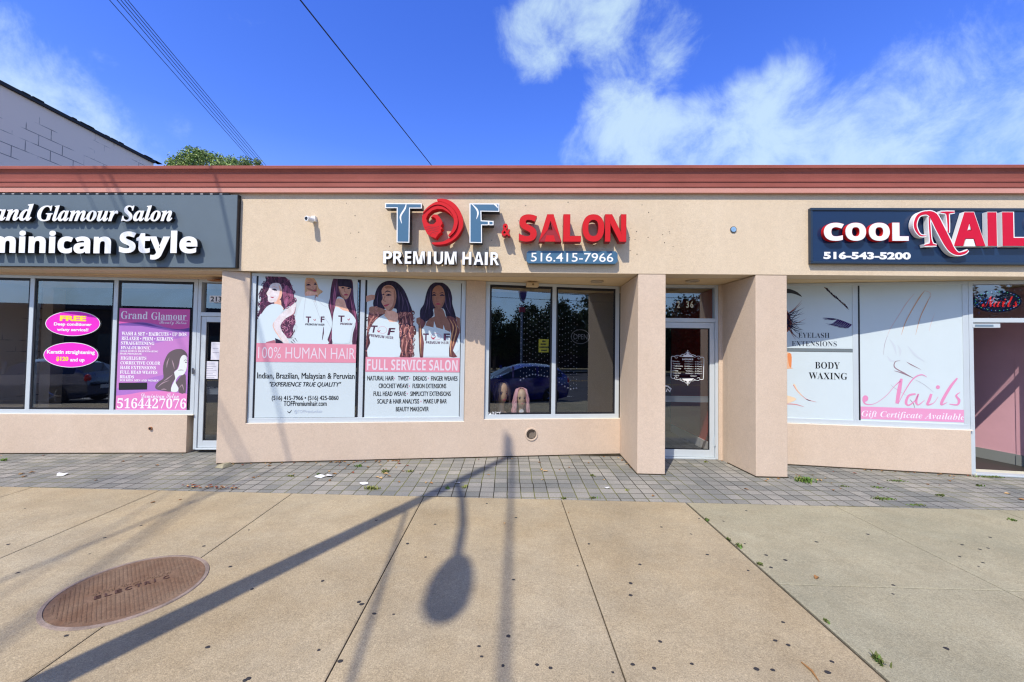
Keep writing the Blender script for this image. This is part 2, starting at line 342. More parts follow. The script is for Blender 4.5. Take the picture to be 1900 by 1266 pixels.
# paving stones: grid of cobbles with dark joints
def paver_mat():
    m = bpy.data.materials.new('paving_stones'); m.use_nodes = True; n = m.node_tree.nodes; l = m.node_tree.links; b = n['Principled BSDF']
    b.inputs['Roughness'].default_value = .85; b.inputs['Specular IOR Level'].default_value = .25
    t = n.new('ShaderNodeTexCoord'); mp = n.new('ShaderNodeMapping'); mp.inputs['Rotation'].default_value = (0, 0, math.radians(-2)); l.new(t.outputs['Object'], mp.inputs[0])
    k = n.new('ShaderNodeTexBrick'); k.offset = .0; k.squash = 1; k.inputs['Scale'].default_value = 1; k.inputs['Brick Width'].default_value = .155; k.inputs['Row Height'].default_value = .155
    k.inputs['Mortar Size'].default_value = .0055; k.inputs['Mortar Smooth'].default_value = .3; k.inputs['Bias'].default_value = 0
    k.inputs['Color1'].default_value = (.175, .178, .165, 1); k.inputs['Color2'].default_value = (.27, .26, .235, 1); k.inputs['Mortar'].default_value = (.035, .032, .022, 1)
    wv = n.new('ShaderNodeTexNoise'); wv.inputs['Scale'].default_value = 3.5; l.new(mp.outputs[0], wv.inputs['Vector'])
    ad = n.new('ShaderNodeVectorMath'); ad.operation = 'MULTIPLY_ADD'; ad.inputs[1].default_value = (.026, .026, 0)
    l.new(wv.outputs['Color'], ad.inputs[0]); l.new(mp.outputs[0], ad.inputs[2]); l.new(ad.outputs[0], k.inputs['Vector'])
    cur = k.outputs['Color']
    for sc, lo, hi in ((1.1, (.78, .80, .82), (1.2, 1.15, 1.08)), (90, (.82,)*3, (1.16,)*3)):
        x = n.new('ShaderNodeTexNoise'); x.inputs['Scale'].default_value = sc; x.inputs['Detail'].default_value = 5; l.new(t.outputs['Object'], x.inputs['Vector'])
        r = n.new('ShaderNodeValToRGB'); e = r.color_ramp.elements; e[0].position = .33; e[1].position = .67; e[0].color = (*lo, 1); e[1].color = (*hi, 1); l.new(x.outputs['Fac'], r.inputs[0])
        q = n.new('ShaderNodeMix'); q.data_type = 'RGBA'; q.blend_type = 'MULTIPLY'; q.clamp_result = False; q.inputs['Factor'].default_value = 1; l.new(cur, q.inputs['A']); l.new(r.outputs[0], q.inputs['B']); cur = q.outputs['Result']
    # moss and soil in some joints
    x = n.new('ShaderNodeTexNoise'); x.inputs['Scale'].default_value = 1.7; x.inputs['Detail'].default_value = 7; l.new(t.outputs['Object'], x.inputs['Vector'])
    r = n.new('ShaderNodeValToRGB'); e = r.color_ramp.elements; e[0].position = .44; e[1].position = .60; l.new(x.outputs['Fac'], r.inputs[0])
    mm = n.new('ShaderNodeMath'); mm.operation = 'MULTIPLY'; l.new(k.outputs['Fac'], mm.inputs[0]); l.new(r.outputs[0], mm.inputs[1])
    q = n.new('ShaderNodeMix'); q.data_type = 'RGBA'; l.new(mm.outputs[0], q.inputs['Factor']); l.new(cur, q.inputs['A']); q.inputs['B'].default_value = (.15, .15, .045, 1)
    l.new(q.outputs['Result'], b.inputs['Base Color'])
    iv = n.new('ShaderNodeMath'); iv.operation = 'SUBTRACT'; iv.inputs[0].default_value = 1; l.new(k.outputs['Fac'], iv.inputs[1])
    u = n.new('ShaderNodeBump'); u.inputs['Strength'].default_value = .9; u.inputs['Distance'].default_value = .008; l.new(iv.outputs[0], u.inputs['Height']); l.new(u.outputs[0], b.inputs['Normal'])
    return m
PAVER = paver_mat()

# ------------------------------------------------------------------ setting
KERB_Y, EDGE_Y = -1.45, 4.64
def sheet(mb, pts, mi=0): mb.add(pts, [tuple(range(len(pts)))], mi)
m = MB(); m.add([(-400, -400, -.26), (400, -400, -.26), (400, 400, -.26), (-400, 400, -.26)], [(0, 1, 2, 3)])
tag(m.build('ground', layered('earth', (.16, .15, .11), [(.2, .2, (1, 1, 1), G1)], 1, .1), base=(0, 0, -.26)), kind='structure')
m = MB(); m.add([(-150, -25, -.22), (150, -25, -.22), (150, KERB_Y-.15, -.16), (-150, KERB_Y-.15, -.16)], [(0, 1, 2, 3)])
tag(m.build('road', ASPH, base=(0, -8, -.2)), kind='structure')
m = MB()
for y, w, mi in ((-13.9, .12, 0), (-14.2, .12, 0), (-4.3, .1, 1), (-9.2, .1, 1)):
    z = lambda yy: -.22+(yy+25)/(25+KERB_Y-.15)*.06+.004
    if mi == 0: m.add([(-150, y, z(y)), (150, y, z(y)), (150, y+w, z(y+w)), (-150, y+w, z(y+w))], [(0, 1, 2, 3)], 0)
    else:
        for x in range(-60, 60, 9): m.add([(x, y, z(y)), (x+3, y, z(y)), (x+3, y+w, z(y+w)), (x, y+w, z(y+w))], [(0, 1, 2, 3)], 1)
tag(m.build('road_markings', [mat('yellow_line', (.6, .38, .06), .7), mat('white_line', (.7, .7, .68), .7)]), kind='structure')
m = MB(); m.box((-150, KERB_Y-.15, -.3), (150, KERB_Y-.004, gz(KERB_Y)), 0)
tag(m.build('kerb', CONC2), kind='structure')
m = MB(); m.add([(-150, -34, -.1), (150, -34, -.1), (150, -25, -.1), (-150, -25, -.1)], [(0, 1, 2, 3)])
tag(m.build('far_pavement', CONC2), kind='structure')
# pavement of cast slabs with open joints over dark soil
m = MB(); m.prism([(-150, KERB_Y), (150, KERB_Y), (150, EDGE_Y), (-150, EDGE_Y)], lambda p: gz(p[1])-.06, lambda p: gz(p[1])-.014)
tag(m.build('pavement_bed', JOINTM), kind='structure')
JB = -.042
jx = [1.95+JB*-2.3+i*0 for i in ()]
def jl(x_at_edge): return lambda y: x_at_edge+JB*(y-EDGE_Y)
JX = [-14.5, -13, -11.6, -10.1, -8.6, -7.05, -5.52, -4.05, -2.543, -1.072, .436, 1.782, 3.36, 5.05, 6.6, 8.2, 9.7, 11.2, 12.7, 14.2]
slab_l, slab_r = MB(), MB()
for i in range(len(JX)-1):
    a, b = jl(JX[i]), jl(JX[i+1]); right = JX[i] >= 1.7
    g0 = .011 if JX[i] == 1.782 else .0045; g1 = .011 if JX[i+1] == 1.782 else .0045
    if JX[i] == 3.36: g0 = .003
    if JX[i+1] == 3.36: g1 = .003
    rows = [(KERB_Y, 1.0), (1.0, 3.1), (3.1, EDGE_Y)] if right else [(KERB_Y, .55), (.55, EDGE_Y)]
    for y0, y1 in rows:
        c = .0025
        y0 += c; y1 -= c if y1 < EDGE_Y-.1 else .004
        P = [(a(y0)+g0, y0), (b(y0)-g1, y0), (b(y1)-g1, y1), (a(y1)+g0, y1)]
        mb = slab_r if right else slab_l
        e = .008; Q = [(P[0][0]+e, P[0][1]+e), (P[1][0]-e, P[1][1]+e), (P[2][0]-e, P[2][1]-e), (P[3][0]+e, P[3][1]-e)]
        V = [(x, y, gz(y)-.03) for x, y in P]+[(x, y, gz(y)-.003) for x, y in P]+[(x, y, gz(y)) for x, y in Q]
        mb.add(V, [(0,1,5,4), (1,2,6,5), (2,3,7,6), (3,0,4,7), (4,5,9,8), (5,6,10,9), (6,7,11,10), (7,4,8,11), (8,9,10,11)])
tag(slab_l.build('pavement', CONC, base=(0, 0, 0)), kind='structure')
tag(slab_r.build('pavement', CONC2, base=(0, 0, 0)), kind='structure')
m = MB(); m.prism([(-14, EDGE_Y), (14, EDGE_Y), (14, 6.46), (-14, 6.46)], lambda p: gz(p[1])-.06, lambda p: gz(p[1])-.001)
tag(m.build('paved_strip', PAVER, base=(0, 5, 0)), kind='structure')

# ------------------------------------------------------------------ shop building
FA = Plane((-8.9, 5.665), (9.5, 5.535))
fs = lambda X: (X+8.9)/FA.d[0]
M_ = Plane((-4.157, 5.635), (1.516, 6.588))
_a = np.array((-7.731, 6.051)); _b = np.array((-5.088, 6.292)); _d = (_b-_a)/np.linalg.norm(_b-_a)
L_ = Plane(_a-_d*1.1, _b, .975); LO = 1.1                           # s shifted by LO
R_ = Plane((3.833, 6.182), (6.073, 5.847))
D_ = Plane((1.5, 6.366), (3.2, 6.366))
SOFZ, TOPZ = 2.772, 4.13
ROOT = thing('shop_building', (0, 5.6, 0), 'single storey tan stucco shop row with a terracotta cornice', 'building')
m = MB(); pbox(m, FA, 0, FA.L, SOFZ+.002, 3.86, -.3, 0)
# old screw holes beside the sign
rng = random.Random(3)
for i in range(46):
    x = rng.choice([rng.gauss(1180, 14), rng.uniform(640, 1240), rng.uniform(960, 1250)]); y = rng.uniform(365, 500) if rng.random() < .35 else rng.gauss(440, 22)
    if 495 > y > 368: u, z = FA.sz(x, y); ploc(m, FA, ellipse(u, z, rng.uniform(.004, .009), rng.uniform(.004, .008), 7), .0015, 1)
m.build('fascia', [STUCCO, mat('hole_dark', (.10, .085, .07), .9)], ROOT)
TOPZ = FA.sz(950, 306.5, .125)[1]
ZB = lambda y, o: FA.sz(950, y, o)[1]
m = MB(); pbox(m, FA, 0, FA.L, ZB(357.5, .05), ZB(348.5, .05), -.3, .052, 0)     # salmon band under the moulding
m.build('cornice_band', TERRA2, ROOT)
z1, z2, z3, z4 = ZB(347.8, .06), ZB(337, .07), ZB(331, .08), ZB(312.5, .12)
prof = [(0, z1), (.058, z1), (.062, z1+.01), (.064, z2-.012), (.074, z2-.004), (.076, z2+.012), (.066, z2+.016), (.068, z3), (.074, z3+.03), (.086, z4-.035), (.103, z4-.012), (.106, z4-.004), (.122, z4), (.125, TOPZ-.006), (.119, TOPZ), (0, TOPZ+.004), (-.3, TOPZ-.03), (-.3, z1)]
m = MB(); vs = []
for u in np.linspace(0, FA.L, 12):
    vs += [FA.at(u, z, o) for o, z in prof]
n = len(prof)
m.add(vs, [tuple(range(n)), tuple(range(len(vs)-1, len(vs)-n-1, -1))]+[(k*n+i, (k+1)*n+i, (k+1)*n+(i+1) % n, k*n+(i+1) % n) for k in range(11) for i in range(n)])
m.build('cornice', TERRA, ROOT)
m = MB(); m.box((-8.9, 5.98, SOFZ), (9.5, 7.4, SOFZ+.2)); m.add([FA.at(0, SOFZ, -.302), FA.at(FA.L, SOFZ, -.302), (9.5, 5.98, SOFZ), (-8.9, 5.98, SOFZ)], [(3, 2, 1, 0)])
m.build('soffit', SOFFIT, ROOT)
m = MB(); m.box((-8.9, 5.99, 3.80), (9.5, 20, 3.9)); m.build('roof', mat('roof_felt', (.12, .12, .12), .9), ROOT)
m = MB(); m.box((-8.9, 19.8, 0), (9.5, 20, 3.79)); m.box((-8.9, 7.5, 0), (-8.7, 19.79, 3.79)); m.box((9.3, 7.5, 0), (9.5, 19.79, 3.79)); m.build('rear_wall', STUCCO2, ROOT)
BOT = .06
# pillars
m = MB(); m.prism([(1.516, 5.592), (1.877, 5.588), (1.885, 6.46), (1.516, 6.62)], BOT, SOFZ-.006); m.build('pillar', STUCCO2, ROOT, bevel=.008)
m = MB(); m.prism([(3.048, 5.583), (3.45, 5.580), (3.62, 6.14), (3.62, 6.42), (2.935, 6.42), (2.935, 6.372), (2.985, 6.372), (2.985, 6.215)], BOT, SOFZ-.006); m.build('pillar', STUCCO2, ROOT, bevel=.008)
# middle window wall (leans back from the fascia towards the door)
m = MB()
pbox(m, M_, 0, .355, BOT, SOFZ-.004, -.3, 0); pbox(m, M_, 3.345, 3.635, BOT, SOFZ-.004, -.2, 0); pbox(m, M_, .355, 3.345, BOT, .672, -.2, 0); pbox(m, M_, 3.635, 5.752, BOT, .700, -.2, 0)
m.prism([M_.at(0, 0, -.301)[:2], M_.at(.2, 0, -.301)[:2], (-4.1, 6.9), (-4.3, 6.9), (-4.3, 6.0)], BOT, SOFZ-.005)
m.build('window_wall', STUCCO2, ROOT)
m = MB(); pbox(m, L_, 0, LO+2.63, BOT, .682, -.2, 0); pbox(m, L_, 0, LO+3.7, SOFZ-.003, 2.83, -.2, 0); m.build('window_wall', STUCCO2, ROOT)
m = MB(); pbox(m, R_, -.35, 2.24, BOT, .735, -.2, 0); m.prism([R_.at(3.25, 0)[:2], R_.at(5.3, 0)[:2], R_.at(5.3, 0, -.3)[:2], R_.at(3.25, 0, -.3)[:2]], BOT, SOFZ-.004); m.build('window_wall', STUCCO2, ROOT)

def window(pl, s0, s1, z0, z1, bars, o=-.035, rail=None, fr=.062):
    """frame of square tubes with panes behind it; bars = mullion centres"""
    m = MB(); d0, d1 = o-.09, o
    pbox(m, pl, s0, s1, z0, z0+fr, d0, d1+.002); pbox(m, pl, s0, s1, z1-.042, z1, d0, d1+.002)
    xs = [s0+fr/2]+list(bars)+[s1-fr/2]
    for x in xs: pbox(m, pl, x-fr/2, x+fr/2, z0+fr, z1-.042, d0, d1)
    pbox(m, pl, s0-.012, s1+.012, z0-.016, z0-.001, d0, d1+.03, 1)  # strip added to paint the lit stucco edge under the frame
    f = m.build('window_frame', [ALU, EDGELIT], ROOT, bevel=.003)
    for a, b in zip(xs[:-1], xs[1:]):
        g = MB(); pbox(g, pl, a+fr/2+.0005, b-fr/2-.0005, z0+fr+.0005, z1-.0425, o-.075, o-.058)
        # gasket lines round the pane
        q = g; w = .026
        p = MB(); A, B, C_, D0 = a+fr/2+.0005, b-fr/2-.0005, z0+fr+.0005, z1-.0425
        for r in ((A, A+w, C_, D0), (B-w, B, C_, D0), (A+w, B-w, C_, C_+w), (A+w, B-w, D0-w*1.4, D0)): pbox(p, pl, *r, o-.021, o-.011)
        gl = MB(); gl.add([pl.at(A, C_, o-.022), pl.at(B, C_, o-.022), pl.at(B, D0, o-.022), pl.at(A, D0, o-.022)], [(0, 1, 2, 3)])
        po = gl.build('pane', GLASS, f); p.build('gasket', BLACKG, f)
    return f
window(M_, .362, 3.340, .680, SOFZ-.004, [1.860])
window(M_, 3.640, 5.745, .708, SOFZ-.004, [4.698])
window(L_, .02, LO+2.70, .690, SOFZ-.004, [.33, LO+.305, LO+1.503], fr=.06)
window(R_, -.30, 2.262, .745, SOFZ-.004, [.890], fr=.068)

def door(pl, s0, s1, zb, zt, ztr, glass=True, o=-.035, hinge=None):
    """shop door: outer frame and transom light, swinging leaf with a glass panel"""
    m = MB(); w = .05; d0, d1 = o-.10, o
    pbox(m, pl, s0, s0+w, zb, SOFZ-.004, d0, d1); pbox(m, pl, s1-w, s1, zb, SOFZ-.004, d0, d1); pbox(m, pl, s0+w, s1-w, SOFZ-.045, SOFZ-.004, d0, d1)
    pbox(m, pl, s0+w, s1-w, ztr, ztr+.06, d0, d1); pbox(m, pl, s0+w, s1-w, zb, zb+.022, d0, d1+.02)
    f = m.build('door_frame', ALU, ROOT, bevel=.003)
    g = MB(); g.add([pl.at(s0+w, ztr+.06, o-.06), pl.at(s1-w, ztr+.06, o-.06), pl.at(s1-w, SOFZ-.045, o-.06), pl.at(s0+w, SOFZ-.045, o-.06)], [(0, 1, 2, 3)]); g.build('pane', GLASS, f)
    if not glass: return f
    m = MB(); a, b, c, e = s0+w+.004, s1-w-.004, zb+.026, ztr-.004; st = .072
    pbox(m, pl, a, a+st, c, e, o-.075, o-.015); pbox(m, pl, b-st, b, c, e, o-.075, o-.015); pbox(m, pl, a+st, b-st, c, c+.105, o-.075, o-.015); pbox(m, pl, a+st, b-st, e-.085, e, o-.075, o-.015)
    lf = m.build('door', ALU, ROOT, bevel=.003)
    g = MB(); A, B, C_, E_ = a+st, b-st, c+.105, e-.085
    g.add([pl.at(A, C_, o-.045), pl.at(B, C_, o-.045), pl.at(B, E_, o-.045), pl.at(A, E_, o-.045)], [(0, 1, 2, 3)]); g.build('door_glass', GLASS, lf)
    p = MB()
    for r in ((A, A+.012, C_, E_), (B-.012, B, C_, E_), (A+.012, B-.012, C_, C_+.012), (A+.012, B-.012, E_-.012, E_)): pbox(p, pl, *r, o-.042, o-.03)
    p.build('gasket', BLACKG, lf)
    k = MB(); pbox(k, pl, A-.02, B+.02, .985, 1.06, o-.11, o-.08); pbox(k, pl, A-.02, B+.02, 1.06, 1.075, o-.11, o-.075); k.build('push_bar', mat('bar_metal', (.30, .33, .35), .35, .5, .6), lf)
    if hinge is not None:
        for z in (.35, 1.95):
            h = MB(); h.tube([pl.at(hinge, z, o+.006), pl.at(hinge, z+.13, o+.006)], .011); h.build('hinge', ALU, lf)
    return f
dm = door(D_, .42, 1.443, .148, 2.1, 2.20, hinge=1.388)
door(L_, LO+2.705, LO+3.62, .150, 2.1, 2.20)
door(R_, 2.266, 3.25, .140, 2.1, 2.20, glass=False)
# jamb filler between left end pillar and door
m = MB(); m.box((1.53, 6.465, BOT), (1.925, 6.6, SOFZ-.004)); m.build('door_jamb', STUCCO2, ROOT)

# thin dark joint line where walls meet the paving
m = MB()
for pl, a_, b_ in ((M_, .01, 5.75), (L_, .0, LO+2.63), (R_, -.30, 2.23)):
    P, Q = pl.at(a_, 0, .008), pl.at(b_, 0, .008); P2, Q2 = pl.at(a_, 0, -.02), pl.at(b_, 0, -.02)
    m.prism([P[:2], Q[:2], Q2[:2], P2[:2]], lambda p: gz(p[1])-.02, lambda p: gz(p[1])+.014)
for P in ([(1.508, 5.584), (1.885, 5.580), (1.893, 6.46), (1.88, 6.46), (1.88, 5.6), (1.52, 5.6), (1.52, 6.6), (1.508, 6.6)],): m.prism(P, lambda p: gz(p[1])-.02, lambda p: gz(p[1])+.012)
m.prism([(3.04, 5.575), (3.458, 5.572), (3.458, 5.60), (3.07, 5.60), (3.0, 6.21), (2.977, 6.21)], lambda p: gz(p[1])-.02, lambda p: gz(p[1])+.012)
tag(m.build('base_joint', JOINTM, base=(0, 6, .1)), kind='structure')
# interiors
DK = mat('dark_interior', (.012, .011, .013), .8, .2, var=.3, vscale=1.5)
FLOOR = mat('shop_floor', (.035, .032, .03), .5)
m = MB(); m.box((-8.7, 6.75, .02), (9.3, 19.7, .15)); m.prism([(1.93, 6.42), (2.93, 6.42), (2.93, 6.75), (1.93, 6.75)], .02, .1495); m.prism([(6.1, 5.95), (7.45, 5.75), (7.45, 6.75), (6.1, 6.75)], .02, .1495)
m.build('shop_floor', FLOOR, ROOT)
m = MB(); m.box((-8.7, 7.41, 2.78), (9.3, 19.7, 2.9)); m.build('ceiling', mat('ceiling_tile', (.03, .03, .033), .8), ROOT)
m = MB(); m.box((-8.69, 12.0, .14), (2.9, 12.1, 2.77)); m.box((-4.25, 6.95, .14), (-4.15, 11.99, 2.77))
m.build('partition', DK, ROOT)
m = MB(); m.box((-8.69, 7.7, .151), (-4.26, 7.76, 2.77)); m.build('partition', DK, ROOT)  # near-black wall added close behind the left panes to darken them
m = MB(); m.box((-4.14, 8.6, .151), (3.0, 8.66, 2.77)); m.build('partition', DK, ROOT)  # same kind of added dark wall, keeps the middle salon glass black
RED = mat('red_wall', (.52, .028, .02), .6, var=.08, vscale=3)
m = MB(); m.prism([(3.02, 6.55), (3.12, 6.55), (3.12, 11.9), (3.02, 11.9)], .14, 2.765); m.build('partition', RED, ROOT)['label'] = 'red painted side wall'
m = MB(); m.prism([(3.00, 6.55), (3.018, 6.55), (3.018, 11.9), (3.00, 11.9)], .14, .30); m.build('baseboard', WHITE, ROOT)
m = MB(); pbox(m, M_, 0.1, 5.65, .30, .66, -1.0, -.21); m.build('window_ledge', mat('ledge', (.10, .085, .075), .6), ROOT)
# pink room seen through the open door of the nail shop
PINK = mat('pink_wall', (.80, .45, .51), .75, var=.05, vscale=2)
PR = ground(1888, 864, 0); p0 = ground(1812, 847, 0)
A2 = np.array(PR[:2]); B2 = np.array(p0[:2]); dv = (B2-A2)/np.linalg.norm(B2-A2)
P_ = Plane(B2+dv*1.2, A2)
m = MB(); pbox(m, P_, 0, P_.L, .31, 2.765, -.1, 0)
rdir = np.array((.06, -.62)); Q_ = Plane(A2, A2+rdir)
pbox(m, Q_, 0, Q_.L, .31, 2.765, -.1, .012)
m.build('partition', PINK, ROOT)['label'] = 'pink painted inside wall'
m = MB(); pbox(m, P_, 0, P_.L, .152, .308, -.1, .012); pbox(m, Q_, 0, Q_.L, .152, .308, -.1, .024); m.build('baseboard', mat('grey_baseboard', (.28, .30, .29), .5), ROOT)
m = MB(); m.box((3.13, 11.9, .151), (9.2, 12, 2.77)); m.build('back_partition', PINK, ROOT)
m = MB(); pbox(m, R_, 2.30, 2.62, 2.13, 2.185, -.14, -.03, 0); pbox(m, R_, 2.33, 2.54, 2.145, 2.17, -.03, -.026, 1); m.build('door_closer', [ALU, mat('label_blue', (.15, .22, .28), .4)], ROOT)
m = MB(); pbox(m, R_, 2.3, 3.2, .135, .16, -.3, -.02, 0); m.build('threshold', mat('cream_stone', (.62, .60, .48), .6, var=.1, vscale=6), ROOT)
# ------------------------------------------------------------------ shop signs
SLATE = mat('slate_panel', (.115, .150, .175), .5, .3, var=.04, vscale=2)
NAVY = mat('navy_gloss', (.008, .026, .075), .08, .35, coat=.1)
NAVYD = mat('navy_frame', (.02, .035, .06), .3)
BLUEF = mat('blue_face', (.055, .14, .23), .4, var=.04, vscale=4)
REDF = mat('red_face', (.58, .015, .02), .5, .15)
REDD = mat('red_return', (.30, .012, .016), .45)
PINKR = mat('crimson_face', (.60, .010, .040), .5, .15, var=.05, vscale=3)
IVORY = mat('ivory_face', (.82, .82, .80), .4)
# left sign: long slate box with two lines of raised letters
s0 = FA.sz(440, 430, .06)[0]; zb = FA.sz(300, 495.5, .06)[1]; zt = FA.sz(300, 361.5, .06)[1]
t = thing('shop_sign', FA.at(s0-2.5, zb, 0), 'slate grey box sign with white raised letters reading Glamour Salon Dominican Style', 'shop sign')
m = MB(); pbox(m, FA, .2, s0-.012, zb, zt, .002, .055, 0); pbox(m, FA, s0-.0118, s0, zb-.004, zt+.004, .002, .062, 1); pbox(m, FA, .2, s0-.0122, zb-.006, zb-.0005, .002, .060, 1)
m.build('sign_box', [SLATE, BLACK], t)
m = MB(); k = 0; u = .3
while u < s0-.22:
    w = .095 if k % 2 == 0 else .04
    pbox(m, FA, u, u+w-.002, zt+.004, zt+.018, .02, .06, k % 2); u += w; k += 1
m.build('striped_trim', [BLACK, mat('trim_grey', (.38, .38, .38), .6)], t)
for w, b in (('Grand', (-62, 378, 62, 410)), ('Glamour', (69, 381, 219, 411)), ('Salon', (225, 381, 320, 411))):
    m = MB(); text(m, FA, w, *b, .120, 0, .004, st='serif italic', bold=.012); text(m, FA, w, *b, .115, 1, .055, st='serif italic', bold=.014)
    m.build('lettering', [IVORY, BLACK], t)
for w, b in (('Dominican', (-98, 428, 206, 470)), ('Style', (221, 428, 366, 482))):
    m = MB(); text(m, FA, w, *b, .140, 0, .004, st='sans bold', bold=.022); text(m, FA, w, *b, .135, 1, .075, st='sans bold', bold=.024)
    m.build('lettering', [IVORY, BLACK], t)

# middle sign: channel letters straight on the stucco
t = thing('channel_letter_sign', FA.at(fs(-.1), 2.9, 0), 'blue and red channel letter sign of the middle salon with a hair emblem', 'shop sign')
def block(pts): return Z(660, 350, 3.519, pts)
Tp = block([(192, 95), (432, 97), (432, 130), (354, 130), (350, 354), (267, 352), (268, 128), (192, 128)])
Fp = block([(743, 97), (938, 98), (938, 152), (820, 150), (822, 208), (900, 212), (900, 240), (824, 240), (825, 356), (743, 354)])
for nm, P, streaks in (('T', Tp, [[(330, 98), (322, 130), (300, 165), (292, 190), (300, 228)]]), ('F', Fp, [[(757, 100), (790, 135), (798, 165), (788, 200)], [(898, 100), (918, 112), (926, 128)], [(868, 212), (868, 238)]])):
    cx_, cy_ = np.mean([p[0] for p in P]), np.mean([p[1] for p in P])
    m = MB(); poly(m, FA, P, .165, 2, .115); poly(m, FA, P, .1662, 1)
    # blue face inside a white edge
    q = [FA.sz(x, y, .168) for x, y in P]; n = len(q); ins = []
    if area(q) < 0: q = q[::-1]
    for i in range(n):
        a, b, c = np.array(q[i-1]), np.array(q[i]), np.array(q[(i+1) % n]); e1 = (b-a)/np.linalg.norm(b-a); e2 = (c-b)/np.linalg.norm(c-b)
        n1 = np.array([-e1[1], e1[0]]); n2 = np.array([-e2[1], e2[0]]); ins.append(tuple(b+(n1+n2)/(1+n1@n2)*.013))
    ploc(m, FA, ins, .1678, 0)
    for sp in streaks: stroke(m, FA, block(sp), [.006]+[.022]*(len(sp)-2)+[.004] if len(sp) > 2 else .02, .1692, 1)
    o = m.build('letter', [BLUEF, IVORY, BLACK], t); o['label'] = f'blue letter {nm} with white edge'
E5 = lambda pts: Z(770, 360, 11.51, pts)
bandA = E5([(480, 112), (600, 103), (750, 145), (880, 245), (970, 380), (1022, 540), (1022, 690), (960, 830), (850, 960), (700, 1050), (550, 1082), (400, 1078), (358, 1040), (500, 1030), (620, 1008), (740, 935), (850, 830), (912, 700), (925, 560), (890, 430), (810, 310), (700, 220), (580, 165), (482, 150)])
bandB = E5([(175, 385), (280, 272), (400, 190), (480, 165), (600, 180), (720, 240), (820, 330), (890, 450), (915, 580), (890, 720), (830, 820), (740, 905), (712, 880), (780, 790), (820, 680), (830, 560), (790, 430), (700, 320), (590, 250), (480, 228), (360, 260), (250, 340), (185, 402)])
head = E5([(190, 402), (270, 330), (370, 265), (480, 238), (600, 268), (700, 335), (780, 425), (822, 530), (760, 440), (680, 372), (590, 325), (480, 318), (370, 350), (280, 430), (238, 520), (255, 600), (320, 648), (400, 642), (452, 590), (440, 525), (390, 490), (338, 500), (390, 440), (470, 440), (530, 500), (578, 580), (588, 625), (545, 690), (590, 735), (545, 765), (560, 810), (505, 850), (440, 945), (350, 912), (260, 855), (190, 720), (150, 570), (155, 470)])
em = MB(); poly(em, FA, bandA, .160, 0, .11, smooth=3); em.v, em.f, em.m = em.v, em.f, em.m
poly(em, FA, bandB, .180, 0, .12, smooth=3); poly(em, FA, head, .170, 0, .12)
for q in ([(210, 720), (300, 700), (420, 715), (520, 690)], [(230, 770), (330, 735), (430, 755), (520, 740)], [(270, 820), (350, 770), (440, 800), (500, 800)], [(320, 880), (380, 820), (450, 860)]):
    stroke(em, FA, E5(q), [.003, .008, .008, .003][:len(q)] if len(q) == 4 else [.003, .008, .003], .1715, 1)
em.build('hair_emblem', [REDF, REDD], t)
def letter(t, P, ch, b, mats, depth, o, st='sans bold', bold=.0, name='letter', label=None, edge=.012):
    m = MB(); text(m, P, ch, *b, o, 0, .006, st=st, bold=bold)
    e = edge*45
    text(m, P, ch, b[0]-e, b[1]-e, b[2]+e, b[3]+e, o-.004, 1, depth, st=st, bold=bold+edge)
    x = m.build(name, mats, t)
    if label: x['label'] = label
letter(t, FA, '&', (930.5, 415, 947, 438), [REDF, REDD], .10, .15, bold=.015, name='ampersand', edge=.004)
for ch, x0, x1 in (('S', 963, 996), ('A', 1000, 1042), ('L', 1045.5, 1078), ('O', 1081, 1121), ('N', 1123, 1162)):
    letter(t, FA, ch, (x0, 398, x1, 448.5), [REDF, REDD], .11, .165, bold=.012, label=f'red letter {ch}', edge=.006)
for ch, x0, x1 in (('P', 711, 727.5), ('R', 729.5, 747), ('E', 751, 763), ('M', 766.5, 788), ('I', 793.5, 799.5), ('U', 805, 822), ('M', 825, 847), ('H', 858, 874.5), ('A', 879, 897), ('I', 899.5, 905), ('R', 910, 926)):
    k = (x0-711)/215
    letter(t, FA, ch, (x0, 466+2.2*k, x1, 489+3.4*k), [IVORY, BLACK], .07, .105, bold=.006, edge=.006)
m = MB(); c0, c1 = FA.sz(977, 478, .075), FA.sz(1146, 478, .075); z0, z1 = FA.sz(1060, 489, .075)[1], FA.sz(1060, 466, .075)[1]; k = .028
pl8 = [(c0[0]+k, z0), (c1[0]-k, z0), (c1[0], z0+k), (c1[0], z1-k), (c1[0]-k, z1), (c0[0]+k, z1), (c0[0], z1-k), (c0[0], z0+k)]
ploc(m, FA, pl8, .075, 0, .06); pl = m.build('phone_plate', BLUEF, t)
m = MB(); text(m, FA, '516.415-7966', 985, 469.5, 1138, 486, .0775, 0, .003, bold=.004); m.build('lettering', IVORY, pl)

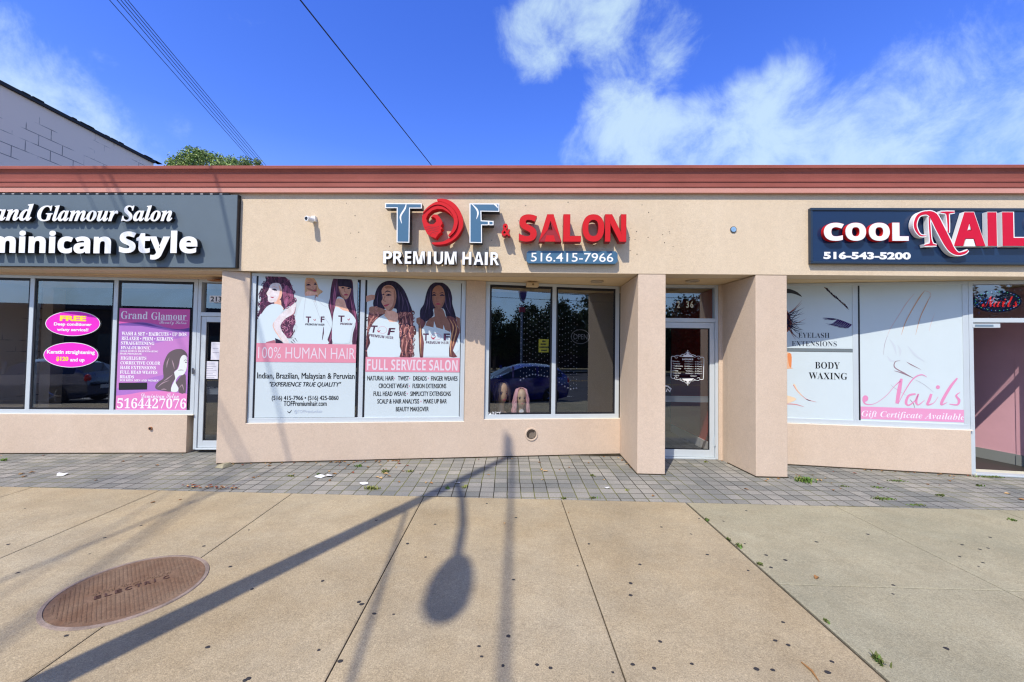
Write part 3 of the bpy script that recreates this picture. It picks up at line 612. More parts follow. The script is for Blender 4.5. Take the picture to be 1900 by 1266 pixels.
# right sign
u0 = FA.sz(1506, 440, .055)[0]; u1 = u0+3.55; zb, zt = FA.sz(1700, 489.5, .055)[1], FA.sz(1700, 387, .055)[1]
t = thing('shop_sign', FA.at((u0+u1)/2, zb, 0), 'glossy navy box sign with COOL in white and NAILS in crimson letters', 'shop sign')
m = MB(); pbox(m, FA, u0, u1, zb, zt, .002, .045, 0); m.build('sign_box', NAVY, t)
m = MB()
for r in ((u0-.012, u1+.012, zt-.03, zt+.006), (u0-.012, u1+.012, zb-.006, zb+.022)): pbox(m, FA, *r, .003, .058)
pbox(m, FA, u0-.012, u0+.014, zb+.0225, zt-.0305, .003, .058); pbox(m, FA, u1-.014, u1+.012, zb+.0225, zt-.0305, .003, .058); m.build('sign_frame', NAVYD, t, bevel=.004)
for ch, x0, x1 in (('C', 1529, 1566), ('O', 1569, 1607), ('O', 1612.5, 1651), ('L', 1656, 1686)):
    letter(t, FA, ch, (x0, 413.5, x1, 447), [IVORY, REDF], .055, .110, bold=.035, label=f'white letter {ch} with red sides', edge=.008)
m = MB(); text(m, FA, '516-543-5200', 1528, 467.5, 1690, 481.5, .0485, 0, .002, bold=.045); m.build('lettering', IVORY, t)
EN = lambda pts: Z(1685, 380, 8.837, pts)
def brush(strokes, edge):
    m = MB()
    for P, w in strokes:
        stroke(m, FA, EN(P), [x+edge*2 for x in w], .115, 1, depth=.06); stroke(m, FA, EN(P), w, .1165, 0)
    return m
nst = [([(300, 510), (200, 500), (130, 400), (120, 290), (180, 170), (310, 135), (420, 190), (520, 380), (640, 610), (720, 740), (820, 805), (930, 785), (985, 745)], [.006, .02, .034, .036, .034, .045, .10, .105, .10, .075, .035, .03, .01]),
       ([(345, 200), (355, 360), (370, 560), (385, 640)], [.014, .02, .02, .04]), ([(265, 668), (370, 655), (470, 664)], [.012, .03, .012]),
       ([(660, 460), (660, 330), (650, 180), (640, 135)], [.016, .022, .03, .045]), ([(530, 122), (640, 128), (765, 120)], [.012, .03, .012])]
brush(nst, .012).build('letter', [PINKR, IVORY], t)['label'] = 'crimson swash letter N with white sides'
for ch, x0, x1, y0, y1 in (('A', 1770, 1828, 394, 456.5), ('I', 1833, 1849.5, 394, 456.5), ('L', 1860.5, 1908, 394, 456.5), ('S', 1920, 1962, 392, 457)):
    letter(t, FA, ch, (x0, y0, x1, y1), [PINKR, IVORY], .06, .115, bold=.03, label=f'crimson letter {ch} with white sides', edge=.018)

# ------------------------------------------------------------------ printed window panels
PAPER = mat('vinyl_white', (.56, .635, .65), .45, .3, var=.02, vscale=2, coat=.08)
def ink(n, r, g, b, k=.92): c = S(r, g, b); return mat('ink_'+n, tuple(x*k for x in c[:3]), .5, .2)
def hairink(n, r, g, b, amt=.5):
    c = S(r, g, b); return layered('ink_'+n, c[:3], [(55, amt, (1, 1, .10), G1), (22, amt*.6, (1, 1, .35), (1, .9, 1.1)), (6, .15, (1, 1, 1), G1)], .5, .2, (0, 50, .001))
def skinink(n, r, g, b):
    c = S(r, g, b); return layered('ink_'+n, [x*.92 for x in c[:3]], [(16, .16, (1, 1, .7), (.7, 1, 1.2)), (45, .08, (1, 1, 1), G1)], .5, .2, (0, 50, .001))
PLUM, PLUM2, DKH, SKIN, SKINL, SKIN2, PEACH, BLOND = hairink('plum', 84, 50, 74), hairink('rose_brown', 158, 92, 122), hairink('dark_hair', 44, 36, 58), skinink('skin', 205, 156, 134), skinink('skin_pale', 230, 220, 220), skinink('skin_brown', 168, 120, 100), skinink('peach', 240, 186, 160), hairink('blond', 206, 166, 126, .3)
LIP, TOP, BAND, BANDL, INK, ROSEL, CURL, CURLL, OMB, LAV = ink('lip', 176, 70, 90), ink('top_white', 212, 226, 230), ink('band_pink', 224, 146, 164), ink('band_lettering', 226, 212, 220), ink('black', 6, 6, 10), ink('rose_light', 214, 150, 172), hairink('curl_brown', 112, 70, 72), hairink('curl_light', 190, 132, 122), hairink('ombre', 204, 154, 112, .35), ink('shade', 190, 198, 206)
LASHK = ink('lash_black', 20, 14, 24)
def curls(mb, pl, pts, n, o, mi, seed, w=.008, r=2.2):
    """little looping strokes of hair inside a traced outline"""
    rg = random.Random(seed); xs = [p[0] for p in pts]; ys = [p[1] for p in pts]; k = 0
    def inside(x, y):
        c = False
        for i in range(len(pts)):
            (x1, y1), (x2, y2) = pts[i-1], pts[i]
            if (y1 > y) != (y2 > y) and x < (x2-x1)*(y-y1)/(y2-y1)+x1: c = not c
        return c
    while k < n:
        x, y = rg.uniform(min(xs), max(xs)), rg.uniform(min(ys), max(ys))
        if not inside(x, y): continue
        k += 1; a = rg.uniform(0, 6.28); s = rg.choice((-1, 1)); q = []
        for j in range(4): q.append((x+r*math.cos(a+s*j*1.1), y+r*1.2*math.sin(a+s*j*1.1)))
        stroke(mb, pl, q, [.002, w, w, .002], o, mi, 2)
def waves(mb, pl, lines, o, mi, w=.01):
    for q in lines: stroke(mb, pl, q, [.002]+[w]*(len(q)-2)+[.002], o, mi, 3)
def woman(name, pl, parts, parent, mats, label=None):
    m = MB()
    for i, (mi, pts, sm) in enumerate(parts):
        poly(m, pl, pts, .0015+.0003*i+PO, mi, smooth=sm)
    o = m.build(name, mats, parent)
    if label: o['label'] = label
    return o
PO = .004-.035-.045                        # printed film sits on the outside of the pane
PO = -.072
def panel(pl, x0, y0, x1, y1, label, cat='poster', group=None, tl=None, quad=None):
    q = quad or [(x0, y1), (x1, y1), (x1, y0), (x0, y0)]
    P = [pl.sz(x, y, PO) for x, y in q]
    s_0, s_1 = (P[0][0]+P[3][0])/2, (P[1][0]+P[2][0])/2; z_0, z_1 = (P[0][1]+P[1][1])/2, (P[2][1]+P[3][1])/2
    t = thing('window_poster', pl.at((s_0+s_1)/2, z_0, PO), label, cat, group)
    if pl is M_: s_0 += .014; s_1 -= .008; z_0 += .006; z_1 -= .008
    m = MB(); ploc(m, pl, [(s_0, z_0), (s_1, z_0), (s_1, z_1), (s_0, z_1)], PO, 0, .002); m.build('sheet', PAPER, t)
    return t, (s_0, s_1, z_0, z_1)
def shift(pl, o): return Plane(pl.A+pl.n*o, pl.A+pl.d*pl.L+pl.n*o)
PO = -.044                                  # film just outside the gasket
def fringe(mb, pl, pts, n, o, mi, seed, w=.010, r=2.6):
    """loose curls standing out of a traced hair outline"""
    rg = random.Random(seed)
    for k in range(n):
        i = rg.randrange(len(pts)); a, b_ = pts[i-1], pts[i]; t = rg.random(); x, y = a[0]+(b_[0]-a[0])*t, a[1]+(b_[1]-a[1])*t; a0_ = rg.uniform(0, 6.28); s = rg.choice((-1, 1))
        stroke(mb, pl, [(x+r*math.cos(a0_+s*j*1.0), y+r*1.15*math.sin(a0_+s*j*1.0)) for j in range(5)], [.003, w, w, w, .003], o, mi, 2)
# -- first panel: 100% human hair
t1, (a0, a1, b0, b1) = panel(M_, 478, 506, 664, 775, 'white window poster of three long haired women over the words 100% HUMAN HAIR', quad=[(470, 775), (660, 776), (664, 512), (478, 506)])
r1 = lambda p: Z(470, 500, 8.44, p); r2 = lambda p: Z(560, 500, 8.436, p)
hairA = r1([(80, 750), (74, 690), (110, 600), (95, 540), (122, 460), (103, 400), (140, 330), (150, 250), (190, 190), (225, 110), (300, 78), (400, 78), (500, 120), (570, 190), (610, 280), (635, 370), (640, 450), (660, 500), (600, 560), (530, 590), (450, 655), (430, 560), (300, 540), (200, 590), (130, 690)])
hairA2 = r1([(590, 715), (640, 722), (655, 840), (620, 930), (630, 1010), (560, 1085), (500, 1040), (450, 960), (425, 880), (470, 790)])
m = MB(); o = PO+.001
poly(m, M_, hairA, o, 0, smooth=2); poly(m, M_, hairA2, o, 0, smooth=2)
poly(m, M_, r1([(470, 260), (550, 265), (615, 360), (625, 450), (560, 530), (500, 570), (470, 450)]), o+.0004, 1, smooth=3)
fringe(m, M_, hairA[:10]+hairA[:10][::-1], 34, o+.0002, 0, 31); fringe(m, M_, hairA[14:20]+hairA[14:20][::-1], 14, o+.0002, 1, 32); fringe(m, M_, hairA2, 16, o+.0002, 0, 33); curls(m, M_, hairA, 60, o+.0007, 2, 1); curls(m, M_, hairA, 40, o+.0008, 1, 2); curls(m, M_, hairA2, 40, o+.0007, 1, 3); curls(m, M_, hairA2, 18, o+.0008, 3, 4, .006)
poly(m, M_, r1([(345, 500), (430, 480), (440, 560), (480, 620), (430, 640), (330, 545)]), o+.0008, 4, smooth=2)
poly(m, M_, r1([(270, 240), (345, 212), (420, 232), (452, 330), (440, 430), (405, 485), (345, 508), (275, 520), (230, 490), (227, 425), (206, 375), (240, 320)]), o+.0011, 5, smooth=3)
stroke(m, M_, r1([(292, 312), (335, 318), (375, 332)]), [.006, .030, .006], o+.0014, 2); stroke(m, M_, r1([(280, 285), (330, 272), (385, 296)]), [.003, .010, .004], o+.0014, 4); poly(m, M_, r1([(395, 240), (450, 330), (440, 430), (405, 485), (360, 505), (395, 430), (415, 330)]), o+.0012, 4, smooth=2)
stroke(m, M_, r1([(268, 432), (298, 440), (328, 432)]), [.005, .018, .004], o+.0014, 6); stroke(m, M_, r1([(225, 385), (240, 395), (252, 388)]), .004, o+.0014, 4)
poly(m, M_, r1([(300, 540), (430, 560), (470, 640), (400, 730), (330, 830), (310, 900), (350, 1000), (430, 1090), (330, 1110), (200, 1150), (80, 1150), (80, 760), (140, 690), (200, 600)]), o+.0009, 7, smooth=2)
poly(m, M_, r1([(665, 520), (560, 600), (410, 715), (325, 825), (312, 900), (400, 1050), (480, 1150), (560, 1160), (520, 1060), (432, 945), (430, 870), (500, 775), (620, 700), (662, 620)]), o+.0012, 5, smooth=3)
stroke(m, M_, r1([(325, 825), (312, 900), (400, 1050), (470, 1140)]), [.004, .010, .010, .004], o+.0015, 4); stroke(m, M_, r1([(660, 590), (640, 690), (560, 740)]), [.003, .012, .003], o+.0015, 8)
poly(m, M_, r1([(200, 1140), (330, 1105), (360, 1160), (200, 1162)]), o+.0013, 8); poly(m, M_, r1([(340, 1075), (440, 1120), (475, 1160), (350, 1160)]), o+.0014, 2)
for q in ([(590, 1130), (630, 1160)], [(620, 1100), (660, 1150)], [(650, 1075), (690, 1130)]): stroke(m, M_, r1(q), [.010, .003], o+.0015, 2)
m.build('portrait', [PLUM, PLUM2, DKH, ROSEL, PEACH, SKINL, LIP, TOP, ink('waist', 176, 110, 124)], t1)['label'] = 'printed picture of a woman with dark curly hair, hand on hip'
m = MB()
poly(m, M_, r2([(50, 180), (90, 112), (140, 102), (200, 150), (240, 220), (268, 300), (330, 350), (265, 400), (245, 440), (200, 380), (60, 420), (46, 300)]), o, 0, smooth=3)
poly(m, M_, r2([(66, 200), (110, 150), (170, 160), (215, 220), (236, 300), (226, 345), (190, 352), (130, 330), (75, 300)]), o+.0003, 1, smooth=3)
poly(m, M_, r2([(50, 372), (100, 340), (190, 352), (240, 362), (236, 400), (150, 412), (60, 416)]), o+.0005, 2, smooth=2)
for q in ([(70, 250), (105, 240), (140, 250)], [(190, 238), (212, 230), (232, 240)]): stroke(m, M_, r2(q), [.008, .028, .006], o+.0007, 3)
for q in ([(72, 222), (105, 208), (142, 214)], [(192, 208), (212, 204), (230, 212)]): stroke(m, M_, r2(q), [.004, .010, .003], o+.0007, 5)
poly(m, M_, r2([(70, 300), (130, 330), (190, 352), (226, 345), (236, 300), (225, 250), (215, 300), (180, 320), (130, 300)]), o+.0005, 5, smooth=2)
stroke(m, M_, r2([(174, 338), (206, 332), (234, 338)]), [.006, .028, .006], o+.0007, 4); stroke(m, M_, r2([(160, 262), (182, 300), (165, 308)]), .004, o+.0007, 5)
poly(m, M_, r2([(0, 470), (60, 420), (160, 415), (240, 440), (330, 470), (410, 575), (465, 760), (470, 900), (400, 1100), (400, 1175), (-110, 1175), (-60, 900), (-110, 800)]), o+.0006, 6, smooth=2)
for q in ([(200, 400), (215, 500), (260, 640)], [(250, 480), (330, 560), (420, 600)], [(170, 470), (240, 640), (330, 900)], [(60, 430), (40, 600), (20, 800)], [(330, 720), (400, 820), (470, 940)]): stroke(m, M_, r2(q), [.006, .007, .002], o+.0009, 7)
stroke(m, M_, r2([(340, 900), (335, 1000), (318, 1110)]), [.004, .018, .004], o+.0009, 8); stroke(m, M_, r2([(205, 405), (235, 410), (210, 440), (205, 515)]), [.012, .014, .01, .004], o+.0009, 5)
text(m, M_, 'T', *sum(map(list, r2([(62, 738), (145, 835)])), []), o+.001, 8, bold=.03); text(m, M_, 'F', *sum(map(list, r2([(295, 738), (355, 832)])), []), o+.001, 8, bold=.03)
text(m, M_, 'PREMIUM HAIR', *sum(map(list, r2([(52, 848), (355, 880)])), []), o+.001, 3, st='sans bold', bold=.02, shear=.2); stroke(m, M_, r2([(180, 780), (205, 800), (215, 775)]), [.004, .012, .004], o+.001, 4)
m.build('portrait', [BLOND, SKIN, PEACH, DKH, LIP, SKIN2, TOP, LAV, PLUM], t1)['label'] = 'printed picture of a blond woman in a white lettered top'
m = MB()
poly(m, M_, r2([(450, 340), (480, 180), (530, 112), (620, 100), (720, 110), (790, 180), (805, 300), (815, 480), (860, 700), (875, 900), (850, 1178), (790, 1178), (800, 1000), (840, 830), (740, 665), (700, 600), (660, 470), (560, 430), (530, 560), (490, 780), (470, 950), (478, 1178), (412, 1178), (405, 1100), (470, 900), (465, 760), (415, 570), (440, 450)]), o, 0, smooth=3)
waves(m, M_, [r2(q) for q in ([(520, 250), (500, 450), (480, 700)], [(450, 440), (450, 580), (480, 760)], [(540, 280), (520, 500), (505, 640)], [(760, 420), (790, 600), (840, 780)], [(800, 480), (830, 700), (860, 950)], [(770, 520), (800, 640), (850, 800)], [(470, 960), (440, 1100), (430, 1170)])], o+.0004, 1, .022)
waves(m, M_, [r2(q) for q in ([(560, 140), (540, 280), (535, 420)], [(700, 130), (780, 250), (790, 420)])], o+.0005, 8, .01)
poly(m, M_, r2([(578, 262), (640, 262), (740, 280), (772, 300), (755, 380), (720, 450), (680, 470), (640, 450), (600, 380)]), o+.0008, 2, smooth=3)
poly(m, M_, r2([(570, 130), (690, 120), (775, 190), (790, 300), (740, 285), (640, 262), (575, 262)]), o+.0010, 5, smooth=2)
poly(m, M_, r2([(540, 470), (610, 460), (665, 480), (700, 590), (742, 665), (640, 645), (528, 600)]), o+.0006, 3, smooth=2)
stroke(m, M_, r2([(652, 404), (693, 396), (730, 404)]), [.006, .030, .006], o+.0011, 4)
for q in ([(618, 292), (642, 288), (665, 294)], [(712, 302), (735, 298), (755, 304)]): stroke(m, M_, r2(q), [.006, .024, .006], o+.0011, 5)
stroke(m, M_, r2([(672, 300), (668, 345), (690, 355)]), .010, o+.0010, 9); poly(m, M_, r2([(580, 300), (600, 380), (640, 450), (680, 470), (660, 420), (620, 380), (600, 320)]), o+.0009, 9, smooth=2)
poly(m, M_, r2([(525, 580), (640, 640), (742, 665), (830, 760), (842, 830), (790, 930), (760, 1080), (740, 1150), (620, 1165), (500, 1150), (470, 1080), (480, 900), (482, 800)]), o+.0009, 6, smooth=2)
text(m, M_, 'T', *sum(map(list, r2([(570, 722), (668, 825)])), []), o+.0013, 7, bold=.03); text(m, M_, 'PREMIUM', *sum(map(list, r2([(600, 838), (790, 872)])), []), o+.0013, 7, st='sans bold', bold=.02, shear=.1)
stroke(m, M_, r2([(715, 775), (735, 795), (752, 765)]), [.004, .014, .004], o+.0013, 4)
m.build('portrait', [PLUM, PLUM2, SKIN, PEACH, LIP, DKH, TOP, PLUM, ink('sheen', 110, 84, 120), SKIN2], t1)['label'] = 'printed picture of a woman with straight dark fringe and plum lengths'
m = MB(); z0, z1 = M_.sz(565, 672.5, o)[1], M_.sz(565, 638, o)[1]; ploc(m, M_, [(a0, z0), (a1, z0), (a1, z1), (a0, z1)], o+.0016, 0); bd = m.build('title_band', BAND, t1)
m = MB(); text(m, M_, '100% HUMAN HAIR', 479, 645, 659, 666, o+.0022, 0, bold=-.006); m.build('lettering', BANDL, bd)
m = MB(); text2(m, M_, 'Indian, Brazilian, Malaysian & Peruvian', 477, 692, 658, 706.5, o+.001, 0); text2(m, M_, '"EXPERIENCE TRUE QUALITY"', 500, 709, 633, 719, o+.001, 0, shear=.25)
text2(m, M_, '(516) 415-7966 • (516) 425-0860', 504, 734.5, 628, 745, o+.001, 0); text2(m, M_, 'TOFPremiumhair.com', 526, 744, 606, 753.5, o+.001, 0)
stroke(m, M_, [(533, 763), (537, 766), (541, 761)], [.004, .012, .004], o+.001, 0); text(m, M_, '@TOFPremiumhair', 546, 760.5, 598, 768, o+.001, 1)
m.build('lettering', [INK, ink('faint', 188, 198, 212)], t1)

# -- second panel: full service salon
t2, (a0, a1, b0, b1) = panel(M_, 680, 516, 855, 775, 'white window poster of two long haired women over the words FULL SERVICE SALON', quad=[(674, 776), (852, 774), (857, 522), (680, 516)])
r3 = lambda p: Z(672, 510, 7.91, p); r4 = lambda p: Z(765, 510, 7.91, p)
m = MB()
low = r3([(75, 1205), (50, 1205), (62, 900), (85, 760), (80, 650), (120, 500), (180, 470), (360, 540), (300, 590), (200, 660), (130, 760), (95, 860), (118, 1000), (95, 1180)])
lowR = r3([(520, 560), (740, 560), (745, 700), (765, 850), (740, 1000), (735, 1205), (545, 1205), (560, 1000), (540, 850), (545, 720)])
poly(m, M_, r3([(165, 470), (185, 300), (230, 180), (310, 110), (420, 87), (520, 120), (620, 230), (690, 400), (735, 590), (520, 590), (500, 500), (330, 500), (300, 540)]), o, 0, smooth=3)
poly(m, M_, low, o+.0003, 1, smooth=2); poly(m, M_, lowR, o+.0003, 1, smooth=2)
fringe(m, M_, lowR[1:6]+lowR[1:6][::-1], 26, o+.0002, 1, 41, .014, 3.2); fringe(m, M_, low[:5]+low[:5][::-1], 18, o+.0002, 0, 42, .012, 3); curls(m, M_, lowR, 22, o+.0008, 2, 43, .012, 3); curls(m, M_, lowR, 22, o+.0009, 0, 44, .010, 3); curls(m, M_, low, 14, o+.0008, 2, 45, .010, 3)
waves(m, M_, [r3(q) for q in ([(560, 580), (600, 680), (570, 800), (610, 920), (580, 1080), (600, 1200)], [(620, 580), (650, 700), (620, 840), (660, 960), (640, 1100), (650, 1200)], [(690, 590), (720, 720), (690, 850), (720, 980), (690, 1150)], [(100, 560), (180, 590), (110, 700), (90, 820)], [(160, 520), (240, 590), (160, 680)])], o+.0006, 2, .02)
waves(m, M_, [r3(q) for q in ([(585, 600), (560, 720), (590, 860), (560, 1000), (610, 1190)], [(660, 620), (690, 760), (650, 900), (690, 1060)], [(70, 900), (100, 980), (60, 1100), (80, 1190)])], o+.0007, 0, .012)
waves(m, M_, [r3(q) for q in ([(240, 260), (220, 360), (230, 450)], [(560, 250), (600, 380), (590, 520)], [(620, 320), (670, 440), (680, 560)], [(520, 200), (540, 330), (540, 480)])], o+.0007, 3, .014)
poly(m, M_, r3([(60, 312), (130, 292), (190, 300), (180, 362), (60, 402)]), o+.0004, 4); poly(m, M_, r3([(105, 480), (200, 468), (355, 522), (345, 570), (130, 572)]), o+.0005, 5, smooth=2)
poly(m, M_, r3([(350, 515), (440, 525), (520, 570), (525, 640), (505, 695), (400, 695), (300, 640), (330, 590)]), o+.0008, 6, smooth=2)
poly(m, M_, r3([(285, 230), (330, 165), (420, 155), (485, 220), (500, 350), (470, 470), (420, 530), (365, 522), (315, 462), (282, 395), (302, 340)]), o+.0011, 4, smooth=3)
poly(m, M_, r3([(470, 200), (500, 350), (470, 470), (420, 530), (385, 526), (440, 460), (466, 370), (462, 280)]), o+.0012, 5, smooth=2); poly(m, M_, r3([(330, 175), (420, 160), (470, 215), (420, 200), (350, 205)]), o+.0012, 5, smooth=2)
stroke(m, M_, r3([(332, 264), (370, 240), (428, 258)]), [.006, .018, .005], o+.0014, 0); stroke(m, M_, r3([(350, 304), (386, 296), (430, 300)]), [.006, .030, .008], o+.0014, 0)
stroke(m, M_, r3([(296, 292), (312, 288), (326, 294)]), [.006, .020, .006], o+.0014, 0); stroke(m, M_, r3([(318, 452), (350, 452), (402, 426)]), [.012, .030, .006], o+.0014, 7); stroke(m, M_, r3([(334, 320), (316, 378), (352, 390)]), .014, o+.0014, 5)
poly(m, M_, r3([(310, 590), (400, 688), (505, 690), (532, 720), (545, 850), (540, 1010), (548, 1202), (80, 1202), (120, 1000), (96, 860), (180, 700)]), o+.0012, 8, smooth=2)
b = lambda q: sum(map(list, r3(q)), [])
text(m, M_, 'T', *b([(130, 745), (228, 850)]), o+.0016, 9, bold=.03, shear=.15); text(m, M_, 'F', *b([(368, 782), (488, 890)]), o+.0016, 9, bold=.03, shear=.15)
stroke(m, M_, [p for p in r3(ellipse(300, 810, 62, 52, 10))], .004, o+.0016, 10, closed=True); stroke(m, M_, r3([(222, 810), (240, 838), (270, 812)]), [.004, .02, .004], o+.0016, 7)
text(m, M_, 'PREMIUM HAIR', *b([(102, 888), (460, 928)]), o+.0016, 9, st='sans bold', bold=.01, tilt=-.10)
m.build('portrait', [DKH, CURL, CURLL, ink('hair_sheen', 92, 76, 108), SKIN, SKIN2, PEACH, LIP, TOP, PLUM, ROSEL], t2)['label'] = 'printed picture of a smiling woman with long brown waves'
m = MB()
poly(m, M_, r4([(120, 660), (115, 520), (170, 430), (210, 260), (270, 150), (370, 105), (470, 130), (550, 210), (585, 330), (588, 430), (632, 580), (640, 680), (560, 700), (500, 620), (460, 500), (310, 500), (310, 600), (180, 700)]), o, 0, smooth=3)
poly(m, M_, r4([(120, 640), (180, 690), (200, 705), (150, 800), (140, 850), (172, 1000), (160, 1205), (110, 1205), (98, 1000), (90, 720)]), o+.0003, 1, smooth=2)
poly(m, M_, r4([(500, 610), (635, 640), (662, 760), (696, 850), (640, 1000), (600, 1120), (660, 1205), (545, 1205), (535, 1120), (570, 880), (545, 740)]), o+.0003, 1, smooth=2)
waves(m, M_, [r4(q) for q in ([(540, 640), (600, 760), (580, 900), (560, 1050), (570, 1190)], [(600, 660), (650, 790), (610, 960), (590, 1060)], [(110, 700), (120, 850), (120, 1000), (130, 1190)])], o+.0006, 2, .018)
waves(m, M_, [r4(q) for q in ([(230, 280), (220, 420), (190, 560)], [(520, 240), (550, 380), (570, 520)], [(480, 300), (500, 460), (560, 580)], [(270, 200), (260, 340), (250, 500)])], o+.0006, 3, .012)
poly(m, M_, r4([(60, 640), (115, 620), (120, 680), (90, 740), (60, 700)]), o+.0004, 5); poly(m, M_, r4([(640, 610), (700, 640), (704, 860), (660, 740)]), o+.0004, 5)
poly(m, M_, r4([(320, 495), (445, 500), (485, 605), (545, 700), (552, 850), (340, 800), (190, 750), (260, 640), (330, 610)]), o+.0007, 5, smooth=2)
poly(m, M_, r4([(295, 250), (330, 180), (390, 155), (440, 185), (472, 260), (480, 370), (440, 470), (390, 512), (345, 490), (300, 400)]), o+.0011, 4, smooth=3)
poly(m, M_, r4([(295, 260), (300, 400), (345, 490), (390, 512), (370, 470), (330, 420), (318, 330)]), o+.0012, 5, smooth=2); poly(m, M_, r4([(472, 270), (478, 370), (440, 470), (390, 512), (420, 450), (455, 380)]), o+.0012, 5, smooth=2)
for q in ([(290, 306), (320, 296), (350, 305)], [(404, 307), (438, 298), (474, 307)]): stroke(m, M_, r4(q), [.008, .030, .008], o+.0014, 0)
for q in ([(292, 270), (320, 262), (350, 276)], [(400, 276), (435, 264), (470, 272)]): stroke(m, M_, r4(q), [.004, .014, .004], o+.0014, 0)
stroke(m, M_, r4([(338, 434), (378, 428), (420, 436)]), [.006, .028, .006], o+.0014, 6); stroke(m, M_, r4([(362, 320), (352, 382), (372, 394), (396, 382)]), [.004, .010, .016, .008], o+.0014, 5)
poly(m, M_, r4([(140, 800), (190, 745), (310, 775), (320, 680), (352, 772), (450, 802), (458, 735), (482, 808), (552, 840), (572, 865), (540, 1000), (540, 1205), (160, 1205), (172, 1000)]), o+.0013, 7)
poly(m, M_, r4([(690, 860), (704, 1000), (690, 1100), (630, 1160), (598, 1110), (640, 1000)]), o+.0009, 7)
b = lambda q: sum(map(list, r4(q)), [])
text(m, M_, 'T', *b([(158, 862), (242, 968)]), o+.0017, 8, bold=.03); text(m, M_, 'F', *b([(460, 862), (552, 968)]), o+.0017, 8, bold=.03)
stroke(m, M_, [p for p in r4(ellipse(350, 910, 74, 48, 10))], .005, o+.0017, 9, closed=True); stroke(m, M_, r4([(275, 905), (305, 938), (345, 908)]), [.004, .024, .004], o+.0017, 6)
text(m, M_, 'PREMIUM HAIR', *b([(200, 978), (535, 1016)]), o+.0017, 8, st='sans bold', bold=.01)
m.build('portrait', [DKH, CURL, OMB, ink('hair_sheen', 92, 76, 108), SKIN2, skinink('skin_mid', 150, 108, 92), LIP, TOP, PLUM, ROSEL, SKIN], t2)['label'] = 'printed picture of a woman with dark centre parting and ombre ends'
m = MB(); z0, z1 = M_.sz(765, 690.5, o)[1], M_.sz(765, 663.5, o)[1]; ploc(m, M_, [(a0, z0), (a1, z0), (a1, z1), (a0, z1)], o+.0020, 0); bd = m.build('title_band', BAND, t2)
m = MB(); text(m, M_, 'FULL SERVICE SALON', 681, 667.5, 849, 687.5, o+.0026, 0, st='sans bold'); m.build('lettering', BANDL, bd)
m = MB(); DOT = '•'
for w, b in (('NATURAL HAIR  TWIST  DREADS  FINGER WEAVES', (681.5, 698, 849, 706.5)), ('CROCHET WEAVE  FUSION EXTENSIONS', (702.5, 712, 828, 720.5)), ('FULL HEAD WEAVE  SIMPLICITY EXTENSIONS', (693, 726.5, 836.5, 735)), ('SCALP & HAIR ANALYSIS  MAKE UP BAR', (700, 740.5, 829, 749)), ('BEAUTY MAKEOVER', (734.5, 755, 795.5, 763.5))):
    text2(m, M_, w.replace('  ', '    '), *b, o+.001, 0)
for x, y in ((731.5, 702), (760, 702), (794.5, 702), (759.5, 716.5), (755.5, 730.5), (781, 745)): poly(m, M_, ellipse(x, y, 1.2, 1.3, 8), o+.0013, 1)
m.build('lettering', [INK, ROSEL], t2)
# -- third panel: pink and lilac salon poster in the left shop
PO = -.044
zl = lambda p: Z(200, 500, 4.523, p)
t3, (a0, a1, b0, b1) = panel(L_, 214, 572, 353, 761, 'pink and lilac window poster with a price list and a woman in grey', quad=[(213.7, 760.5), (346, 761), (353, 574), (223, 572.5)])
o = PO+.001
LIL, LIL2, VIO, PK, PK2, GREYH, GREYH2, PALE = ink('lilac', 176, 120, 196), ink('lilac_light', 196, 130, 196), ink('violet', 118, 82, 160), ink('hot_pink', 216, 98, 172), ink('pink_edge', 226, 132, 190), ink('grey_hair', 104, 92, 96), ink('grey_hair_light', 176, 150, 160), ink('pale_face', 226, 232, 226)
m = MB()
def rl(q): return [(min(max(u, a0), a1), min(max(z, b0), b1)) for u, z in [L_.sz(x, y, o) for x, y in zl(q)]]
ploc(m, L_, [(a0, b0), (a1, b0), (a1, b1), (a0, b1)], o, 0)
ploc(m, L_, rl([(60, 700), (400, 620), (680, 560), (680, 840), (400, 900), (60, 1000)]), o+.0003, 1)
ploc(m, L_, rl(spline([(90, 458), (200, 445), (330, 452), (440, 485), (560, 500), (700, 488)], 4, False)+[(700, 525), (600, 528), (430, 500), (280, 475), (90, 470)]), o+.0006, 2)
ploc(m, L_, rl([(90, 300), (720, 300), (720, 488)]+spline([(700, 488), (600, 503), (500, 490), (400, 460), (300, 445), (200, 448), (90, 455)], 3, False)), o+.0009, 3)
ploc(m, L_, rl([(40, 1062)]+spline([(70, 1060), (180, 1048), (300, 1028), (450, 1022), (560, 1032), (680, 1045)], 3, False)+[(720, 1190), (40, 1190)]), o+.0009, 4)
m.build('printed_ground', [LIL, LIL2, VIO, PK, PK2], t3)
m = MB(); rg = lambda p: Z(270, 640, 12.66, p)
poly(m, L_, rg([(245, 1040), (240, 940), (330, 850), (420, 780), (410, 600), (430, 420), (520, 220), (640, 130), (760, 100), (870, 110), (960, 190), (990, 290), (930, 240), (870, 250), (810, 340), (780, 460), (740, 570), (670, 640), (700, 780), (640, 880), (600, 1000), (590, 1100), (420, 1080)]), o+.0012, 0, smooth=3)
poly(m, L_, rg([(740, 850), (830, 730), (930, 690), (945, 800), (940, 1130), (780, 1120), (780, 1010), (710, 900)]), o+.0012, 0, smooth=2)
poly(m, L_, rg([(880, 240), (950, 260), (975, 340), (975, 480), (945, 620), (880, 710), (800, 720), (725, 810), (710, 900), (775, 1020), (740, 1105), (600, 1095), (620, 960), (700, 790), (672, 645), (760, 570), (800, 440), (812, 330)]), o+.0016, 2, smooth=2)
